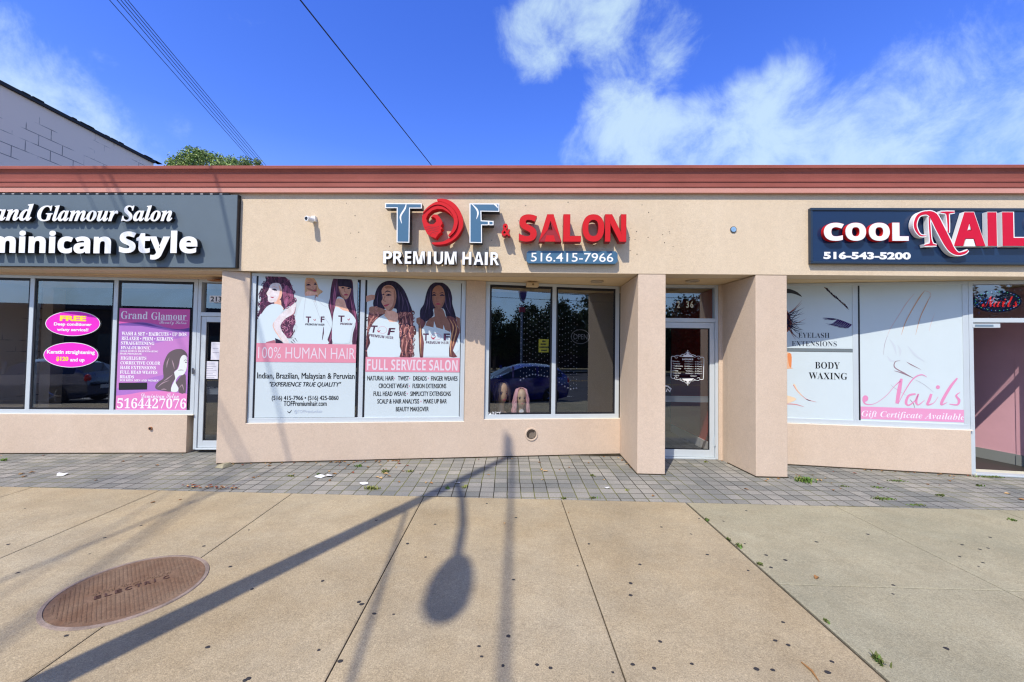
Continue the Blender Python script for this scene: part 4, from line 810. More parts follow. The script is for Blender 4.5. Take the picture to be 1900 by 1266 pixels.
waves(m, L_, [rg(q) for q in ([(560, 300), (510, 420), (500, 540)], [(620, 350), (650, 450), (680, 570)], [(420, 860), (520, 790), (640, 700)], [(280, 1000), (400, 900), (560, 840)], [(360, 1060), (430, 1040), (500, 1060)], [(800, 1010), (860, 940), (900, 1080)])], o+.0015, 1, .016)
stroke(m, L_, rg([(900, 385), (935, 355), (985, 375)]), [.002, .008, .003], o+.0019, 3); stroke(m, L_, rg([(925, 425), (950, 410), (975, 420)]), [.003, .014, .003], o+.0019, 3); stroke(m, L_, rg([(765, 600), (830, 592), (895, 598)]), [.003, .009, .003], o+.0019, 3)
m.build('portrait', [GREYH, GREYH2, PALE, DKH], t3)['label'] = 'printed grey toned picture of a woman with long hair'
m = MB(); zb_ = lambda q: sum(map(list, zl(q)), [])
for w, b, st, mi in (('Grand', [(110, 352), (335, 418)], 'serif', 0), ('Glamour', [(365, 362), (676, 425)], 'serif', 0), ('Beauty Salon', [(432, 432), (672, 470)], 'script', 0),
                     ('WASH & SET • HAIRCUTS • UP DOS', [(116, 527), (662, 558)], 'serif', 0), ('RELAXER • PERM • KERATIN', [(116, 567), (548, 598)], 'serif', 0), ('STRAIGHTENING', [(110, 606), (392, 634)], 'serif', 0), ('HYALOURONIC', [(110, 645), (358, 672)], 'serif', 0),
                     ('(HAIR BOTOX REJUVENATING', [(102, 680), (424, 699)], 'serif', 0), ('HAIR PROGRAM)', [(102, 701), (285, 720)], 'serif', 0), ('HIGHLIGHTS', [(108, 732), (324, 760)], 'serif', 0), ('CORRECTIVE COLOR', [(106, 772), (440, 800)], 'serif', 0), ('HAIR EXTENSIONS', [(104, 811), (404, 839)], 'serif', 0),
                     ('FULL HEAD WEAVES', [(102, 850), (416, 878)], 'serif', 0), ('BRAIDS', [(100, 889), (220, 916)], 'serif', 0), ('FOR KIDS, MEN AND WOMEN', [(100, 924), (426, 944)], 'serif', 0),
                     ('Dominican Salon', [(280, 1040), (596, 1080)], 'script', 0), ('5164427076', [(78, 1082), (658, 1168)], 'serif', 0)):
    b = zb_(b); b[2] = min(b[2], 346); text(m, L_, w, *b, o+.0022, mi, st=st, bold=.012 if b[3]-b[1] < 8 else 0)
stroke(m, L_, zl([(425, 430), (672, 432)]), .004, o+.0022, 0, 1)
m.build('lettering', ink('poster_white', 246, 238, 246), t3)
m = MB(); poly(m, L_, zl([(92, 952), (330, 950), (328, 1008), (92, 1012)]), o+.0026, 0); m.build('cover_strip', BLACK, t3)

# -- oval stickers on the left glass
MAG, MAG2, YEL = ink('magenta', 236, 52, 200), ink('magenta_dark', 206, 22, 140), ink('yellow', 244, 226, 70)
def oval(cx, cy, rx, ry, label, lines):
    t = thing('oval_sticker', L_.px(cx, cy+ry, PO), label, 'sticker', 'oval stickers on the left shop window')
    m = MB(); poly(m, L_, ellipse(cx, cy, rx, ry, 40), PO+.001, 0, .001); poly(m, L_, ellipse(cx, cy, rx-1.1, ry-1.0, 40), PO+.0015, 1)
    m.build('sheet', [WHITE, MAG], t)
    m = MB()
    for w, b, mi, bd in lines: text(m, L_, w, *b, PO+.0022, mi, st='plain', bold=bd)
    m.build('lettering', [WHITE, YEL], t)
    return t
t = oval(135, 600.5, 51, 23.3, 'magenta oval window sticker with FREE in yellow capitals', [('FREE', (111, 586, 160, 596), 1, .05), ('Deep conditioner', (100, 599, 170, 606.5), 0, .035), ('w/any service!!', (105.5, 609, 164, 616.5), 0, .035)])
oval(131.5, 658.8, 51, 23.3, 'magenta oval window sticker with the price $120 and up', [('Keratin straightening', (87, 650, 176, 659), 0, .035), ('$120', (104, 662, 127, 671), 1, .05), ('and up', (130, 664.5, 157, 673), 0, .035)])
# dotted edge tape round the middle pane of the left shop
tp = thing('edge_tape', L_.px(90, 762, PO), 'dashed white decorative tape along the edge of the dark left pane', 'tape')
m = MB()
for i in range(16):
    k = (i+.3)/16; x = 77.5-(77.5-62)*k; y = 515+(757-515)*k; rect(m, L_, x-1.1, y, x+1.1, y+8, -.11)
for i in range(6): rect(m, L_, 67+i*21.8, 758.5, 76+i*21.8, 760, -.11)
for i in range(6): rect(m, L_, 80+i*21.5, 511.2+i*.9, 88+i*21.5, 512.4+i*.9, -.11)
m.build('dashes', mat('tape_grey', (.5, .5, .5), .6), tp)
o_ = thing('window_lettering', L_.px(8, 512, PO), 'dark capital letters cut off at the top of the far left pane', 'lettering')
# -- left door papers
t = thing('number_plate', L_.px(400, 561, PO), 'white number strip reading 213 above the left shop door', 'house number')
m = MB(); rect(m, L_, 389, 549, 416, 561.5, PO+.001); m.build('strip', WHITE, t); m = MB(); text(m, L_, '213', 390.5, 550.5, 411.5, 560, PO+.002, 0, bold=.03); m.build('lettering', BLACK, t)
bpy.data.objects.remove(o_)
PD = -.07
for nm, b, lab, rows in (('paper_notice', (391.5, 635, 412, 668), 'upper white paper notice taped inside the left shop door', 3), ('paper_notice', (376, 670.5, 404.5, 703), 'lower white paper notice with grey lines on the left shop door', 9)):
    t = thing(nm, L_.px((b[0]+b[2])/2, b[3], PD), lab, 'notice', 'notices on the left shop door')
    m = MB(); rect(m, L_, *b, PD); m.build('sheet', mat('paper', (.70, .70, .76), .7), t)
    m = MB(); rg_ = random.Random(rows)
    for i in range(rows):
        y = b[1]+3+i*(b[3]-b[1]-6)/max(1, rows-1)*(.6 if rows == 3 else 1); rect(m, L_, b[0]+3, y, b[2]-3-rg_.uniform(0, 7), y+.9, PD+.001)
    m.build('print_lines', mat('grey_print', (.34, .34, .42), .8), t)
for i, (c, n) in enumerate((((.7, .7, .72), 'white'), ((.62, .62, .64), 'pale grey'), ((.6, .34, .12), 'orange'), ((.35, .55, .75), 'light blue'), ((.06, .12, .35), 'dark blue'))):
    y = 669.5+i*7; m = MB(); rect(m, L_, 367, y, 374.5, y+(8 if i == 0 else 4.6), PD)
    tag(m.build('card_sticker', mat(f'card_{i}', c, .5)), f'small {n} card sticker in the column on the left shop door', 'sticker', 'payment card stickers')
m = MB(); rect(m, L_, 355.6, 683, 359.4, 694, -.0145)
for y in (685.5, 691.5): m.tube([L_.px(357.5, y, -.03), L_.px(357.5, y, -.012)], .014, 0, 10)
tag(m.build('door_lock', mat('lock_metal', (.25, .25, .27), .3, .5, .8)), 'round keyhole lock on the left white door stile', 'lock')

# -- right shop panels
zr_ = lambda p: Z(1455, 525, 4.777, p); zn = lambda p: Z(1590, 525, 4.777, p)
PO = -.044
IRON, ORNG, DARKL, LASH, FLESH, FLESH2 = ink('iron', 60, 62, 66), ink('flesh_orange', 226, 138, 84), ink('ink_text', 40, 44, 56), ink('lash', 40, 32, 62), ink('flesh', 226, 178, 142), ink('flesh_pink', 212, 140, 140)
def rpanel(y0, y1, label):
    s0_, s1_ = -.225, R_.sz(1583, 600, PO)[0]; z0, z1 = R_.sz(1530, y1, PO)[1], R_.sz(1530, y0, PO)[1]
    t = thing('window_poster', R_.at((s0_+s1_)/2, z0, PO), label, 'poster'); m = MB(); ploc(m, R_, [(s0_, z0), (s1_, z0), (s1_, z1), (s0_, z1)], PO, 0, .002); m.build('sheet', PAPER, t); return t
t4 = rpanel(530.5, 647, 'white window poster of lashes reading EYELASH EXTENSIONS'); o = PO+.001; m = MB(); rg_ = random.Random(5)
for i in range(46):                         # lashes fanning out of the eye at the pillar
    a = math.radians(rg_.uniform(-75, 72)); c = (28+rg_.uniform(-4, 8), 340+rg_.uniform(-70, 60)); r = rg_.uniform(60, 175)*(1 if a < 1 else .7)
    q = [c, (c[0]+r*.5*math.cos(a), c[1]-r*.5*math.sin(a)+6), (c[0]+r*math.cos(a), c[1]-r*math.sin(a)-8)]
    stroke(m, R_, zr_(q), [.011, .007, .001], o+.0006, 1 if i % 5 else 2, 3)
poly(m, R_, zr_([(0, 230), (40, 270), (60, 340), (50, 410), (0, 440)]), o+.0003, 2, smooth=3); poly(m, R_, zr_([(0, 280), (36, 310), (40, 380), (0, 410)]), o+.0005, 1, smooth=3)
poly(m, R_, zr_([(0, 55), (60, 58), (120, 85), (160, 125), (110, 105), (60, 92), (0, 90)]), o+.0004, 0, smooth=2)
for i in range(40):                         # brow
    k = i/39; x, y = 360+190*k, 40+168*k; stroke(m, R_, zr_([(x-10, y-6+rg_.uniform(-14, 8)), (x+10+rg_.uniform(-6, 6), y+10+rg_.uniform(-8, 8)), (x+26, y+30+rg_.uniform(-8, 8))]), [.002, .013*(1-k*.5), .002], o+.0006, 1 if rg_.random() < .7 else 3, 2)
for i in range(46):                         # loose strip of false lashes
    k = i/45; x, y = 600-170*k, 370-55*math.sin(k*1.4); d = (-60-60*k, 40+18*math.sin(k*3)) if k < .75 else (-90, 10-30*(k-.75)*2)
    stroke(m, R_, zr_([(x, y), (x+d[0]*.5, y+d[1]*.75), (x+d[0]+rg_.uniform(-8, 8), y+d[1]*.8+rg_.uniform(-8, 8))]), [.006, .004, .001], o+.0006, 1 if i % 4 else 4, 2)
m.build('lash_picture', [IRON, LASH, ink('lash_brown', 150, 84, 60), ink('brow_brown', 128, 92, 84), VIO], t4)
m = MB(); text(m, R_, 'EYELASH', *sum(map(list, zr_([(126, 442), (402, 488)])), []), o+.001, 0, st='serif', bold=-.012); text(m, R_, 'EXTENSIONS', *sum(map(list, zr_([(68, 518), (466, 562)])), []), o+.001, 0, st='serif', bold=-.012); m.build('lettering', DARKL, t4)
t5 = rpanel(653.5, 781, 'white window poster reading BODY WAXING below the lash poster'); m = MB()
poly(m, R_, zr_([(0, 625), (62, 628), (66, 700), (62, 750), (85, 756), (40, 762), (0, 752)]), o+.0003, 0, smooth=2); poly(m, R_, zr_([(30, 630), (64, 632), (64, 745), (46, 740), (36, 690)]), o+.0005, 1, smooth=2)
poly(m, R_, zr_([(0, 1000), (60, 1008), (110, 1030), (60, 1060), (0, 1070)]), o+.0003, 2, smooth=2); stroke(m, R_, zr_([(0, 1076), (60, 1074), (120, 1082), (178, 1100)]), [.008, .014, .012, .001], o+.0005, 3)
stroke(m, R_, zr_([(82, 905), (110, 950), (160, 1000), (205, 1035), (290, 1058)]), [.012, .006, .005, .012, .001], o+.0005, 3); poly(m, R_, zr_([(80, 902), (96, 900), (120, 950), (170, 1010), (150, 1000), (104, 950)]), o+.0004, 2, smooth=2)
stroke(m, R_, zr_([(195, 1032), (215, 1040), (240, 1048)]), [.004, .012, .002], o+.0006, 4)
m.build('skin_picture', [FLESH, ORNG, ink('flesh_light', 232, 206, 172), FLESH2, PLUM], t5)
m = MB(); text(m, R_, 'BODY', *sum(map(list, zr_([(274, 702), (494, 762)])), []), o+.001, 0, st='serif', bold=-.006); text(m, R_, 'WAXING', *sum(map(list, zr_([(218, 796), (560, 856)])), []), o+.001, 0, st='serif', bold=-.006); m.build('lettering', INK, t5)
m = MB(); pbox(m, R_, -.23, R_.sz(1584, 650, PO)[0], R_.sz(1530, 652.8, PO)[1], R_.sz(1530, 647.6, PO)[1], -.058, -.040); m.build('glazing_bar', mat('grey_bar', (.16, .19, .20), .4), ROOT)
t6, (a0, a1, b0, b1) = panel(R_, 1596, 528, 1794, 788, 'tall white nail shop poster with a pale hand and pink script Nails', quad=[(1597, 785), (1795, 789), (1790, 526), (1595, 529)])
m = MB()
for q, w, mi in (([(600, 70), (555, 130), (500, 220), (430, 350), (395, 460)], [.004, .016, .014, .012, .003], 0), ([(510, 95), (440, 180), (370, 290), (300, 400), (270, 470)], [.003, .012, .010, .006, .002], 2), ([(650, 120), (610, 200), (560, 310), (520, 460)], [.004, .014, .012, .002], 0), ([(690, 270), (660, 350), (640, 430)], [.002, .006, .002], 2), ([(600, 70), (650, 90), (655, 150)], [.003, .008, .002], 2),
                 ([(270, 470), (245, 550), (235, 640)], [.004, .008, .002], 3), ([(385, 690), (340, 700), (335, 750), (420, 800), (510, 850)], [.003, .010, .014, .014, .002], 1), ([(440, 700), (480, 725), (570, 770)], [.002, .014, .001], 1), ([(330, 780), (400, 800), (500, 845)], [.004, .014, .002], 1), ([(300, 900), (330, 930), (440, 1000)], [.002, .005, .001], 3), ([(520, 860), (600, 905), (680, 970)], [.003, .005, .001], 3), ([(470, 1035), (500, 1070), (512, 1108)], [.004, .010, .004], 1)):
    stroke(m, R_, zn(q), w, o+.0004, mi)
for q in ([(290, 500), (330, 560), (350, 640)], [(360, 550), (385, 600), (380, 650)], [(270, 650), (300, 690), (340, 690)], [(450, 560), (520, 640), (600, 700)]): stroke(m, R_, zn(q), [.004, .030, .004], o+.0002, 4)
m.build('hand_picture', [ink('finger_line', 206, 164, 134), ink('nail_shade', 150, 120, 130), ink('finger_pale', 214, 190, 186), ink('crease', 176, 168, 178), ink('palm', 200, 208, 214)], t6)
z0, z1 = R_.sz(1690, 780.5, o)[1], R_.sz(1690, 757.5, o)[1]
m = MB(); ploc(m, R_, [(a0, z0), (a1, z0), (a1, z1), (a0, z1)], o+.0006); bd = m.build('title_band', ink('band_rose', 224, 152, 188), t6)
m = MB(); text(m, R_, 'Gift Certificate Available', *sum(map(list, zn([(42, 1146), (955, 1216)])), []), o+.0014, 0, st='serif italic', bold=-.005); m.build('lettering', ink('pale_letters', 232, 226, 236), bd)
m = MB()
P1 = ink('script_pink', 222, 142, 180)
for q, w in (([(75, 1020), (60, 1040), (80, 1075), (160, 1070), (260, 1000), (330, 920), (385, 870)], [.03, .034, .016, .006, .006, .006, .02]), ([(395, 850), (375, 950), (355, 1070)], [.03, .052, .04]), ([(365, 1075), (430, 950), (500, 850), (570, 815), (620, 835)], [.005, .012, .016, .016, .004]),
             ([(520, 985), (460, 1000), (435, 1060), (460, 1085), (520, 1040), (545, 985)], [.02, .03, .034, .02, .012, .012]), ([(545, 985), (525, 1050), (545, 1082), (600, 1040)], [.02, .032, .016, .004]), ([(660, 985), (640, 1040), (625, 1080), (680, 1065), (720, 1010)], [.03, .036, .026, .008, .004]),
             ([(890, 845), (830, 920), (760, 1040), (750, 1080), (800, 1060)], [.018, .034, .038, .024, .004]), ([(915, 970), (880, 1000), (905, 1040), (890, 1080), (820, 1075)], [.004, .022, .034, .022, .010])):
    stroke(m, R_, zn(q), w, o+.0008, 0, 5)
poly(m, R_, zn(ellipse(75, 1025, 26, 28, 14)), o+.0009, 0); poly(m, R_, zn(ellipse(718, 925, 18, 17, 12)), o+.0009, 0)
m.build('script_lettering', P1, t6)
# -- oval neon sign over the nail shop door
t = thing('neon_sign', R_.px(1850, 583, -.2), 'dark blue oval window sign with red script and coloured light dots', 'neon sign')
PN = -.2; m = MB(); poly(m, R_, ellipse(1851, 559, 45, 21, 36), PN, 0, .02); m.build('backing', mat('neon_backing', (.02, .02, .07), .3), t)
m = MB()
cols = [mat('led_blue', S(60, 140, 255), emit=.5), mat('led_green', S(90, 230, 150), emit=.5), mat('led_red', S(255, 50, 50), emit=.6), mat('led_white', S(230, 220, 255), emit=.35)]
for i, (x, y) in enumerate(ellipse(1851, 559, 41, 17.5, 34)): poly(m, R_, ellipse(x, y, 1.1, .8, 6), PN+.003, (0, 1, 0, 1, 3)[i % 5])
rg_ = random.Random(11)
for i in range(40): x, y = rg_.gauss(1836, 12), rg_.gauss(560, 6); poly(m, R_, ellipse(x, y, rg_.uniform(.6, 1.6), rg_.uniform(.4, 1), 5), PN+.003, rg_.choice((0, 0, 3, 2)))
m.build('light_dots', cols, t)
m = MB(); text(m, R_, 'Nails', 1822, 549, 1888, 570, PN+.006, 0, .004, st='script', bold=-.01); m.build('script_lettering', cols[2], t)

# -- salon door and window details
PD2 = -.07; zh = lambda p: Z(1235, 640, 14.07, p)
t = thing('opening_hours_sign', D_.px(1276, 716, PD2), 'white opening hours decal in a scroll frame on the middle door', 'hours sign')
m = MB(); o = PD2
stroke(m, D_, zh([(240, 300), (180, 300), (150, 335), (146, 580), (140, 820), (165, 870), (230, 885)]), .007, o, 0); stroke(m, D_, zh([(910, 325), (975, 325), (1000, 360), (995, 600), (985, 870), (960, 905), (900, 905)]), .009, o, 0)
stroke(m, D_, zh([(425, 318), (370, 300), (310, 275), (255, 290), (245, 330), (280, 352), (310, 330), (290, 310)]), .005, o, 0, 3); stroke(m, D_, zh([(740, 330), (800, 310), (860, 292), (905, 320), (900, 360), (865, 372), (840, 350), (862, 335)]), .005, o, 0, 3)
stroke(m, D_, zh([(400, 882), (340, 905), (280, 910), (235, 880), (240, 845), (275, 835), (300, 855), (275, 872)]), .005, o, 0, 3); stroke(m, D_, zh([(730, 895), (790, 920), (850, 935), (895, 900), (885, 865), (850, 855), (825, 875)]), .005, o, 0, 3)
for sy, y0 in ((1, 310), (-1, 890)):
    f = lambda P: zh([(x, y0-sy*(310-y)) for x, y in P])
    poly(m, D_, f([(430, 316), (740, 322), (700, 285), (640, 262), (580, 225), (520, 262), (460, 285)]), o+.0003, 0)
    for q in ([(430, 300), (415, 265), (460, 245), (485, 275), (455, 290)], [(740, 305), (745, 270), (700, 255), (675, 280), (705, 292)], [(490, 270), (505, 225), (560, 220), (560, 260), (525, 265)], [(665, 275), (655, 230), (600, 222), (598, 262), (632, 268)]): stroke(m, D_, f(q), .006, o+.0006, 0, 3)
    poly(m, D_, f([(560, 235), (575, 180), (568, 150), (580, 135), (592, 150), (585, 180), (600, 235)]), o+.0006, 0); stroke(m, D_, f([(530, 185), (560, 200), (578, 215), (600, 200), (628, 188)]), .006, o+.0009, 0)
    for x in (385, 770): poly(m, D_, f(ellipse(x, 280, 14, 13, 8)), o+.0006, 0)
m.build('scroll_frame', WHITE, t)
m = MB(); bb = lambda a, b, c, d: sum(map(list, zh([(a, b), (c, d)])), [])
text(m, D_, 'HOURS', *bb(440, 358, 720, 402), o, 0, st='sans bold', bold=.02)
for i, (dname, hrs, w, xh) in enumerate((('Monday', '10:00am - 5:30pm', 180, 500), ('Tuesday', '10:00am - 5:30pm', 200, 498), ('Wednesday', '10:00am - 5:30pm', 265, 496), ('Thursday', '10:00am - 5:30pm', 222, 494), ('Friday', '9:00am - 6:30pm', 150, 524), ('Saturday', '8:00am - 6:00pm', 210, 522), ('Sunday', 'Closed', 170, 648))):
    y = 415+i*61; text(m, D_, dname, *bb(185, y, 185+w, y+40), o, 0, bold=0); text(m, D_, hrs, *bb(xh, y+12, 955 if i < 6 else 800, y+48), o, 0, bold=0)
m.build('lettering', WHITE, t)
m = MB(); pt = Plane(D_.A, D_.A+D_.d*D_.L)
for ch, x0, x1 in (('2', 1256, 1261.5), ('3', 1273, 1278.5), ('6', 1281, 1286.5)): text(m, D_, ch, x0, 559, x1, 571.5, -.093, 0, .004, bold=.02)
nb = thing('house_number', D_.px(1271, 572, -.09), 'cream digits 2 36 stuck on the glass above the middle door', 'house number'); m.build('digits', mat('cream_digits', (.70, .68, .55), .5), nb)
m = MB(); V_ = [D_.px(x, y, -.02) for x, y in ((1233, 716), (1239, 717), (1245, 722), (1243, 727), (1238, 722), (1236, 727))]; m.tube(V_, .012, 0, 7); m.build('door_pull', WHITE, bpy.data.objects['door'])

# hanging bead strands behind the display window
zw = lambda x, y: (895+x/5.76, 560+y/5.76)
CRYS = mat('crystal_bead', (.55, .55, .60), .15, .8); WIRE = mat('thread', (.04, .04, .045), .6)
ends = [(408, 838), (441, 820), (472, 797), (504, 786), (537, 777), (568, 777), (601, 786), (631, 786), (663, 795), (694, 800), (820, 862), (850, 884), (881, 905), (914, 920), (944, 935), (975, 928), (1006, 925)]
prev = None
for i, e in enumerate(ends):
    x, y = zw(*e); u, z0 = M_.sz(x, y, -.27); m = MB(); m.tube([M_.at(u, SOFZ-.05, -.27), M_.at(u, z0, -.27)], .0005, 1, 4)
    z = z0; m.ball(M_.at(u, z, -.27), .013, mi=0, nu=8, nv=6); z += .055+.03*(i % 2)
    while z < 2.35: m.ball(M_.at(u, z, -.27), .0075, mi=0, nu=6, nv=5); z += .088
    tag(m.build('bead_strand', [CRYS, WIRE]), 'thin hanging strand of crystal beads behind the display window', 'bead strand', 'bead curtain in the display window')
# yellow notice, white sticker, unlit sign
t = thing('yellow_notice', M_.px(1009, 654, -.12), 'small yellow notice with dark lines behind the display glass', 'notice')
m = MB(); rect(m, M_, 999.5, 629.5, 1018, 654, -.12); m.build('sheet', mat('yellow_card', (.72, .62, .06), .6), t)
m = MB(); rg_ = random.Random(8)
for y, xs in ((632, (1006, 1011)), (637.5, (1003, 1014)), (643, (1001, 1017)), (649, (1004, 1013.5))):
    x = xs[0]
    while x < xs[1]: w = rg_.uniform(1.2, 2.6); rect(m, M_, x, y, x+w, y+3, -.119); x += w+.4
m.build('print_lines', BLACK, t)
m = MB(); rg_ = random.Random(4)
for i in range(11): x, y = 908+i*1.9, 768+rg_.uniform(-1.5, 1.5); poly(m, M_, [(x+rg_.uniform(-2.2, 2.2), y+rg_.uniform(-3.6, 3.6)) for _ in range(5)], PO+.001+i*.0002, 0)
tag(m.build('torn_sticker', WHITE), 'torn white sticker remains in the lower left corner of the display window', 'sticker')
t = thing('open_sign', M_.px(1075, 640, -.35), 'unlit oval OPEN tube sign inside the display window', 'neon sign'); TUBE = mat('unlit_tube', (.30, .30, .33), .3)
m = MB(); stroke(m, M_, ellipse(1077, 625, 17, 13, 16), .008, -.35, 0, 2, closed=True, depth=.01); m.build('oval_tube', TUBE, t); m = MB(); text(m, M_, 'OPEN', 1064, 620, 1090, 630, -.35, 0, .006); m.build('lettering', TUBE, t)

# mannequin heads with wigs on the window ledge
def mannequin(px, ptop, o, skin, wigc, label, long, seed, turn=0.):
    u, zt = M_.sz(px, ptop, o); zb = .661; hgt = zt-zb; c = M_.at(u, zb, o)
    t = thing('mannequin_head', c, label, 'mannequin head', 'wig heads in the display window'); rg = random.Random(seed)
    sc = hgt/.44; rot = Matrix.Rotation(math.atan2(M_.d[1], M_.d[0])+turn, 3, 'Z')
    def put(b):   # local: x right, -y to the street, z up
        b.v = [tuple(Vector(c)+rot @ (Vector(v)*sc)) for v in b.v]; return b
    b = MB(); rings = [(0, .085, .06), (.03, .09, .062), (.06, .075, .052), (.085, .048, .045), (.12, .036, .038), (.16, .036, .040), (.185, .040, .05), (.20, .050, .068), (.225, .060, .080), (.26, .069, .088), (.30, .074, .092), (.345, .075, .092), (.385, .064, .082), (.415, .040, .054), (.428, .004, .006)]
    n = 18; vs = []
    for z, rx, ry in rings:
        for k in range(n):
            a = 2*math.pi*k/n; x, y = rx*math.cos(a), ry*math.sin(a)-(.016 if z > .17 else 0)
            if y < 0 and .18 < z < .40:
                w = math.exp(-(x/.016)**2)
                y -= w*(.020*math.exp(-((z-.262)/.016)**2)+.008*math.exp(-((z-.222)/.008)**2)+.010*math.exp(-((z-.197)/.012)**2)+.010*math.exp(-((z-.285)/.03)**2))
                y += .010*(math.exp(-((abs(x)-.030)/.014)**2))*math.exp(-((z-.292)/.012)**2)
            vs.append((x, y, z))
    fs_ = [(r*n+k, r*n+(k+1) % n, (r+1)*n+(k+1) % n, (r+1)*n+k) for r in range(len(rings)-1) for k in range(n)]
    b.add(vs, fs_+[tuple(range(n-1, -1, -1))]); put(b).build('head', mat('mannequin_'+label[:5], skin, .4, .4), t, smooth=True)
    b = MB()
    for sx in (-1, 1):
        b.ball((sx*.030, -.095, .294), .0145, .007, .0085, 0); b.tube([(sx*.014, -.103, .312), (sx*.030, -.104, .318), (sx*.048, -.090, .310)], [.002, .0045, .002], 0, 5)
    b.ball((0, -.112, .222), .019, .007, .007, 1); put(b).build('face_paint', [DKH, mat('lip_paint', (.45, .08, .09), .4)], t)
    b = MB(); zc = .33
    for k in range(150):
        a = rg.uniform(.10*math.pi, .90*math.pi)+ (0 if rg.random() < .55 else math.pi) if False else rg.uniform(-.22*math.pi, 1.22*math.pi)
        x0, y0 = .02*math.cos(a), .02*math.sin(a); r1_ = rg.uniform(.082, .10)
        p = [(x0, y0-.01, .442), (r1_*.75*math.cos(a), r1_*.85*math.sin(a)-.012, .415), (r1_*1.02*math.cos(a), r1_*1.12*math.sin(a)-.010, .335)]
        z = .335; L = long*rg.uniform(.75, 1.05); fx = rg.uniform(-.01, .01); q = 1.03
        while z > .44-L and z > .01:
            z -= .055; q += .04; p.append((r1_*q*math.cos(a)+.008*math.sin(z*60+k)+fx, r1_*q*1.05*math.sin(a)-.012+.008*math.cos(z*50+k), max(z, .01)))
        b.tube(p, [.004]+[.0095]*(len(p)-2)+[.003], 0 if rg.random() < .7 else 1, 5)
    put(b).build('wig', [mat('wig_'+label[:5], wigc, .5), mat('wig2_'+label[:5], tuple(min(1, x*1.5+.02) for x in wigc), .5)], t, smooth=True)
    return t
mannequin(930, 707, -.45, (.66, .44, .26), (.045, .028, .022), 'dark wig on a tan mannequin head in the window corner', .34, 2, .25)
pk = mannequin(967, 719.5, -.33, (.66, .47, .30), (.72, .40, .42), 'pink long wig on a mannequin head in the display window', .44, 3)
m = MB(); poly(m, M_, ellipse(967.5, 763, 4.4, 3.4, 14), -.235, 0, .002); m.build('price_tag', WHITE, pk)

# ------------------------------------------------------------------ fittings on the building
def speaker(x0, y0, x1, y1, pl, o, body, label):
    xm = (x0+x1)/2; u0, _ = pl.sz(x0, (y0+y1)/2, o); u1, z0 = pl.sz(x1, y1, o); t = thing('soffit_speaker', pl.at((u0+u1)/2, z0, o), label, 'speaker'); z1 = SOFZ-.004
    m = MB(); pbox(m, pl, u0, u1, z0, z1-.02, o-.11, o); pbox(m, pl, (u0+u1)/2-.03, (u0+u1)/2+.03, z1-.0195, z1, o-.08, o-.03); m.build('box', body, t, bevel=.008)
    m = MB(); c = ((u0+u1)/2, (z0+z1-.02)/2); r = min(u1-u0, z1-z0)*.34
    m.tube([pl.at(c[0], c[1], o-.01), pl.at(c[0], c[1], o+.006)], r, 0, 18); m.tube([pl.at(c[0], c[1], o+.004), pl.at(c[0], c[1], o+.010)], r*.55, 1, 14); m.build('horn', [body, mat('horn_dark', (.22, .15, .08), .5)], t); return t
speaker(978, 516, 1000, 532.5, M_, .16, mat('beige_plastic', (.62, .47, .27), .5), 'beige speaker box under the soffit above the display window')
speaker(384, 505, 414, 521, L_, .10, mat('orange_plastic', (.40, .16, .05), .45), 'rusty orange speaker box under the soffit by the left corner')
def onz(x, y, z): d = ray(x, y); return CAM+d*((z-HC)/d[2])
for x, y, lab in ((1108, 521.5, 'round recessed light in the soffit above the display window'), (1285, 520.5, 'round recessed light in the soffit above the middle door')):
    p = onz(x, y, SOFZ); t = thing('soffit_light', (p[0], p[1], SOFZ-.03), lab, 'ceiling light', 'recessed lights in the soffit'); m = MB(); n = 24
    vs = [(p[0]+r*math.cos(2*math.pi*k/n), p[1]+r*math.sin(2*math.pi*k/n), z) for r, z in ((.095, SOFZ-.001), (.095, SOFZ-.016), (.07, SOFZ-.022), (.062, SOFZ-.004)) for k in range(n)]
    m.add(vs, [(j*n+k, j*n+(k+1) % n, (j+1)*n+(k+1) % n, (j+1)*n+k) for j in range(3) for k in range(n)]); m.build('trim_ring', mat('ring_metal', (.42, .34, .24), .5), t)
    m = MB(); m.add([(p[0]+.061*math.cos(2*math.pi*k/n), p[1]+.061*math.sin(2*math.pi*k/n), SOFZ-.005) for k in range(n)][::-1], [tuple(range(n))]); m.build('lens', mat('lens', (.3, .28, .24), .2), t)
t = thing('security_camera', FA.px(575, 411, 0), 'small white bullet security camera on the tan fascia', 'security camera')
c = FA.sz(569.5, 406, .15); b_ = FA.sz(582, 406, .04)
m = MB(); m.tube([FA.at(c[0]+.03, c[1]+.004, .07), FA.at(c[0], c[1], .165)], .036, 0, 14); m.build('body', WHITE, t); m = MB(); m.tube([FA.at(c[0], c[1], .160), FA.at(c[0]-.001, c[1], .170)], .022, 0, 12); m.build('lens', BLACK, t)
m = MB(); pbox(m, FA, b_[0]-.035, b_[0]+.025, b_[1]-.036, b_[1]+.036, .001, .05); m.tube([FA.at(b_[0], b_[1], .045), FA.at(c[0]+.02, c[1], .10)], .016, 0, 8); m.build('bracket', WHITE, t, bevel=.004)
u, z = FA.sz(1361, 426, .01); t = thing('blue_cap', FA.at(u, z-.04, 0), 'small pale blue round cap over a hole in the right fascia', 'cap'); m = MB(); ploc(m, FA, ellipse(u, z, .042, .042, 8, math.pi/8), .012, 0, .011); m.build('rim', mat('cap_rim', (.06, .08, .10), .5), t); m = MB(); ploc(m, FA, ellipse(u, z, .034, .034, 8, math.pi/8), .016, 0, .003); m.build('face', mat('cap_blue', (.25, .42, .62), .4, var=.2, vscale=30), t)
u, z = M_.sz(986, 806, 0); t = thing('round_vent', M_.at(u, z-.08, 0), 'round metal vent low on the tan wall under the display window', 'vent')
